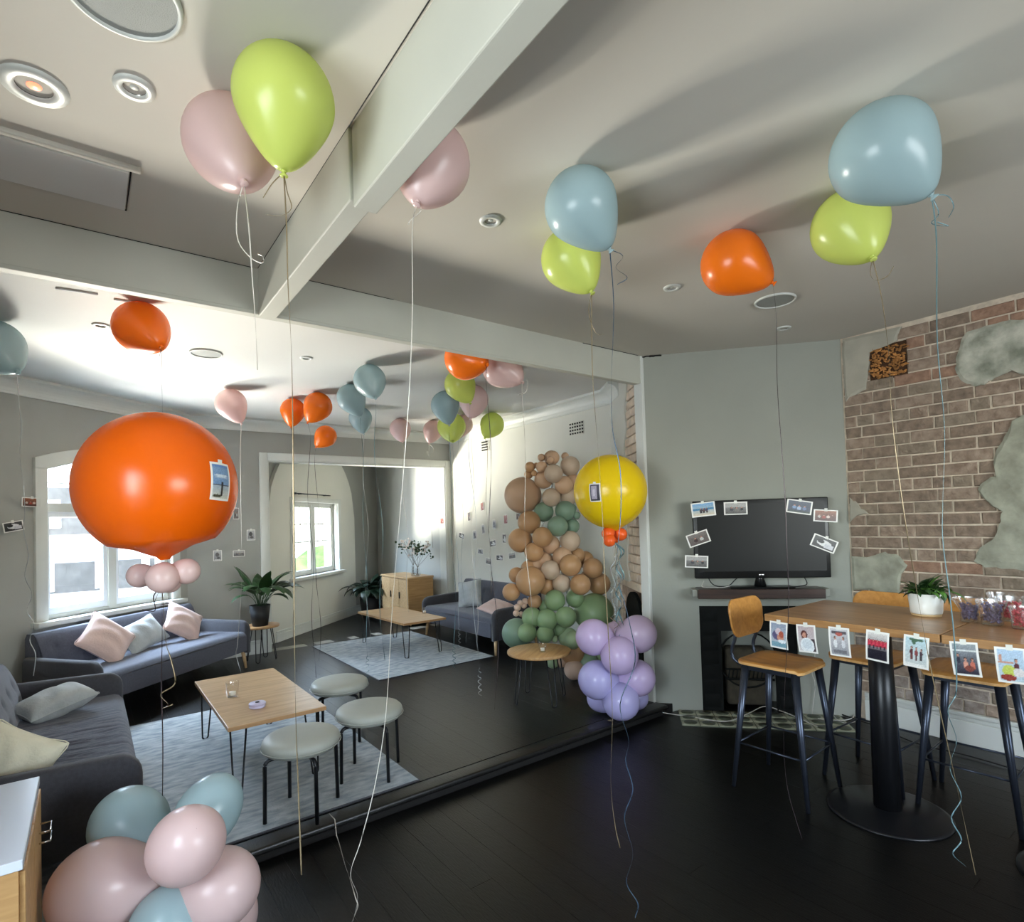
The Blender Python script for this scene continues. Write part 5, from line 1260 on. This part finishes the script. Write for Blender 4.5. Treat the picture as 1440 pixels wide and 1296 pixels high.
MB().lathe([(.03, 0), (.034, .02), (.02, .035), (.001, .04)], 12, Matrix.Translation(prb(858, 1019, ld - .05) - lc + V((0, 0, 0)))).link('weight', 'ribbon_gold', t)
# pink and blue bunch at the bottom left, the weight of the orange one
pd = 2.0; pc = pz(238, 1372, 0); pc = V((prb(238, 1200, pd).x, prb(238, 1200, pd).y, 0))
t = thing('balloon_bunch', 'bunch of pale pink and pale blue balloons on the floor at bottom left', 'balloons', pc)
ctr = prb(235, 1232, pd + .05)
for px, py, w, dd, col, st in ((183, 1160, 49, .14, 'blue', 1.1), (292, 1142, 42, .16, 'blue', 1.25), (262, 1188, 50, -.10, 'pink', 1.2), (146, 1245, 61, -.04, 'pink', 1.1), (308, 1248, 52, .02, 'pink', 1.05), (236, 1300, 50, -.06, 'blue', 1.1), (95, 1305, 46, .12, 'blue', 1.0)):
    dp = pd + dd; c = prb(px, py, dp); r = w * dp / FP
    ax = (c - ctr).normalized() if (px, py) != (236, 1300) else V((0, -.3, .3)).normalized()
    o = MB().lathe(latex(r, st, .2, nv=22), 40, axis_matrix(c - pc, ax), caps=False).link('balloon', 'balloon_' + col, t); o['label'] = ('pale blue' if col == 'blue' else 'pale pink') + ' balloon'
for k in range(4):
    a = k * PI / 2 + .4; c = V((pc.x + .17 * math.cos(a), pc.y + .17 * math.sin(a), .15)); blob_balloon(c, .145, V((math.cos(a), math.sin(a), -.1)), 'blue' if k % 2 else 'pink', t, 'balloon', pc, label='lower balloon of the bunch')
# loose ribbon ends lying over the near floor
gg = thing('loose_ribbon', 'white ribbon lying across the floor below the step, joining another', 'ribbon', pz(493, 1230, .01))
ribbon([V(pz(463, 1145, .08))] + [pz(x, y, .006) for x, y in ((475, 1180), (485, 1215), (492, 1235), (500, 1262), (503, 1275), (493, 1300))], 'white', .005, gg, loc=gg.location)

# ================================================================== BALLOON GARLAND
GA = thing('balloon_garland', 'tall garland of tan, caramel and sage green balloons against the corner chimney', 'balloons', pz(775, 955, FZ))
gl_ = [ # zoom x, y, radius, colour, depth offset
 (490,225,55,'tan',.08),(418,222,28,'tan',.06),(500,222,50,'tan',0),(482,237,28,'tan',-.08),(590,212,28,'tan',.1),(625,282,72,'beige',.02),(420,290,42,'tan',-.06),(505,338,68,'beige',-.12),(335,290,38,'caramel',0),(380,278,20,'caramel',.05),(365,335,22,'caramel',-.04),(325,345,32,'caramel',.06),
 (435,380,68,'tan',.0),(580,420,66,'tan',-.06),(645,410,70,'tan',.06),(490,510,68,'beige',-.03),(615,500,66,'beige',.05),(282,495,133,'tan',.1),(435,615,72,'sage_blue',.03),(590,608,74,'sage_blue',0),(535,718,75,'sage_blue',-.1),(640,718,55,'sage_blue',.04),(672,640,28,'sage_blue',0),(640,590,34,'sage_blue',.06),
 (330,690,84,'caramel',0),(265,820,88,'caramel',.02),(425,797,74,'caramel',-.1),(485,850,68,'tan',.02),(625,825,75,'beige',-.02),(365,905,70,'caramel',-.04),(440,970,66,'tan',.06),(570,938,72,'tan',-.02),(680,930,55,'caramel',.06),(628,1000,80,'caramel',-.1),(735,960,62,'caramel',.04),(790,1022,74,'caramel',-.08),(485,1035,70,'beige',-.06),(395,1015,66,'tan',.06),
 (330,1025,62,'caramel',.06),(240,1072,58,'caramel',.03),(340,1115,108,'caramel',-.08),(200,1195,64,'caramel',-.04),(450,1148,66,'caramel',.04),(565,1130,68,'beige',-.03),(700,1140,76,'caramel',-.1),(838,1135,80,'caramel',.03),(760,1090,60,'caramel',.1),
 (370,1262,52,'caramel',.04),(265,1273,22,'dusty',0),(292,1293,20,'dusty',.02),(245,1305,26,'dusty',-.02),(235,1348,23,'dusty',-.02),(272,1353,20,'dusty',0),(300,1262,24,'dusty',.04),
 (515,1254,76,'sage',-.06),(660,1240,66,'sage',.04),(800,1345,142,'sage',.02),(450,1300,50,'sage',.06),(350,1378,74,'sage',-.04),(458,1395,78,'sage',-.08),(595,1374,76,'sage',-.1),(240,1492,108,'sage_blue',.04),(315,1488,70,'sage',-.08),(445,1500,64,'sage',-.10),(500,1480,60,'sage',.02),(560,1468,52,'sage',0),
 (610,1520,72,'sage_light',.0),(645,1540,66,'sage_light',-.05),(515,1534,24,'sage_light',-.08),(640,1630,92,'caramel',.02),(560,1660,60,'dusty',.04),(500,1700,46,'sage_light',.0),(560,1690,50,'dusty',.02),(735,1705,90,'sage_blue',-.04),(655,1795,72,'dusty',-.05),(820,1560,80,'caramel',.1),(830,1660,80,'sage',.1)]
for zx, zy, zr, col, dd in gl_:
    px, py, w = 680 + zx / 5.143, 600 + zy / 5.143, zr / 5.143
    base = 5.5 + .25 * max(0, (900 - py) / 250) + (.1 if px > 820 else 0)
    dp = base + dd * 1.2
    c = prb(px, py, dp); r = w * dp / FP
    if c.z - r < FZ: c.z = FZ + r + .002
    cen = prb(px * .3 + 785 * .7 if py > 760 else px * .3 + 770 * .7, py, base + .25); ax = (c - cen).normalized()
    nm = {'tan': 'tan', 'caramel': 'caramel brown', 'beige': 'beige', 'sage': 'sage green', 'sage_light': 'pale sage green', 'sage_blue': 'bluish sage green', 'dusty': 'dusty pink'}[col]
    blob_balloon(c, r, ax, col, GA, 'balloon', GA.location, taper=.12, label=nm + ' balloon')
# spine the balloons are tied to
MB().tube(smooth_path([V(prb(x, y, 5.78)) - GA.location for x, y in ((790, 930), (800, 860), (790, 800), (760, 760), (775, 700), (775, 655))], 5), .012, 6).link('garland_tape', 'clear_plastic', GA)


# dark broken gap where the ceiling meets the television wall, beside the beam
for u0_, u1_, r_ in ((.0, .09, .007), (.06, .16, .011)):
    MB().tube([mT @ V((u0_ + (u1_ - u0_) * i / 6, -.002, HC - .006 + random.uniform(-.004, .003))) for i in range(7)], r_, 6, r_ * .6).link('crack', 'black_gap', wt)
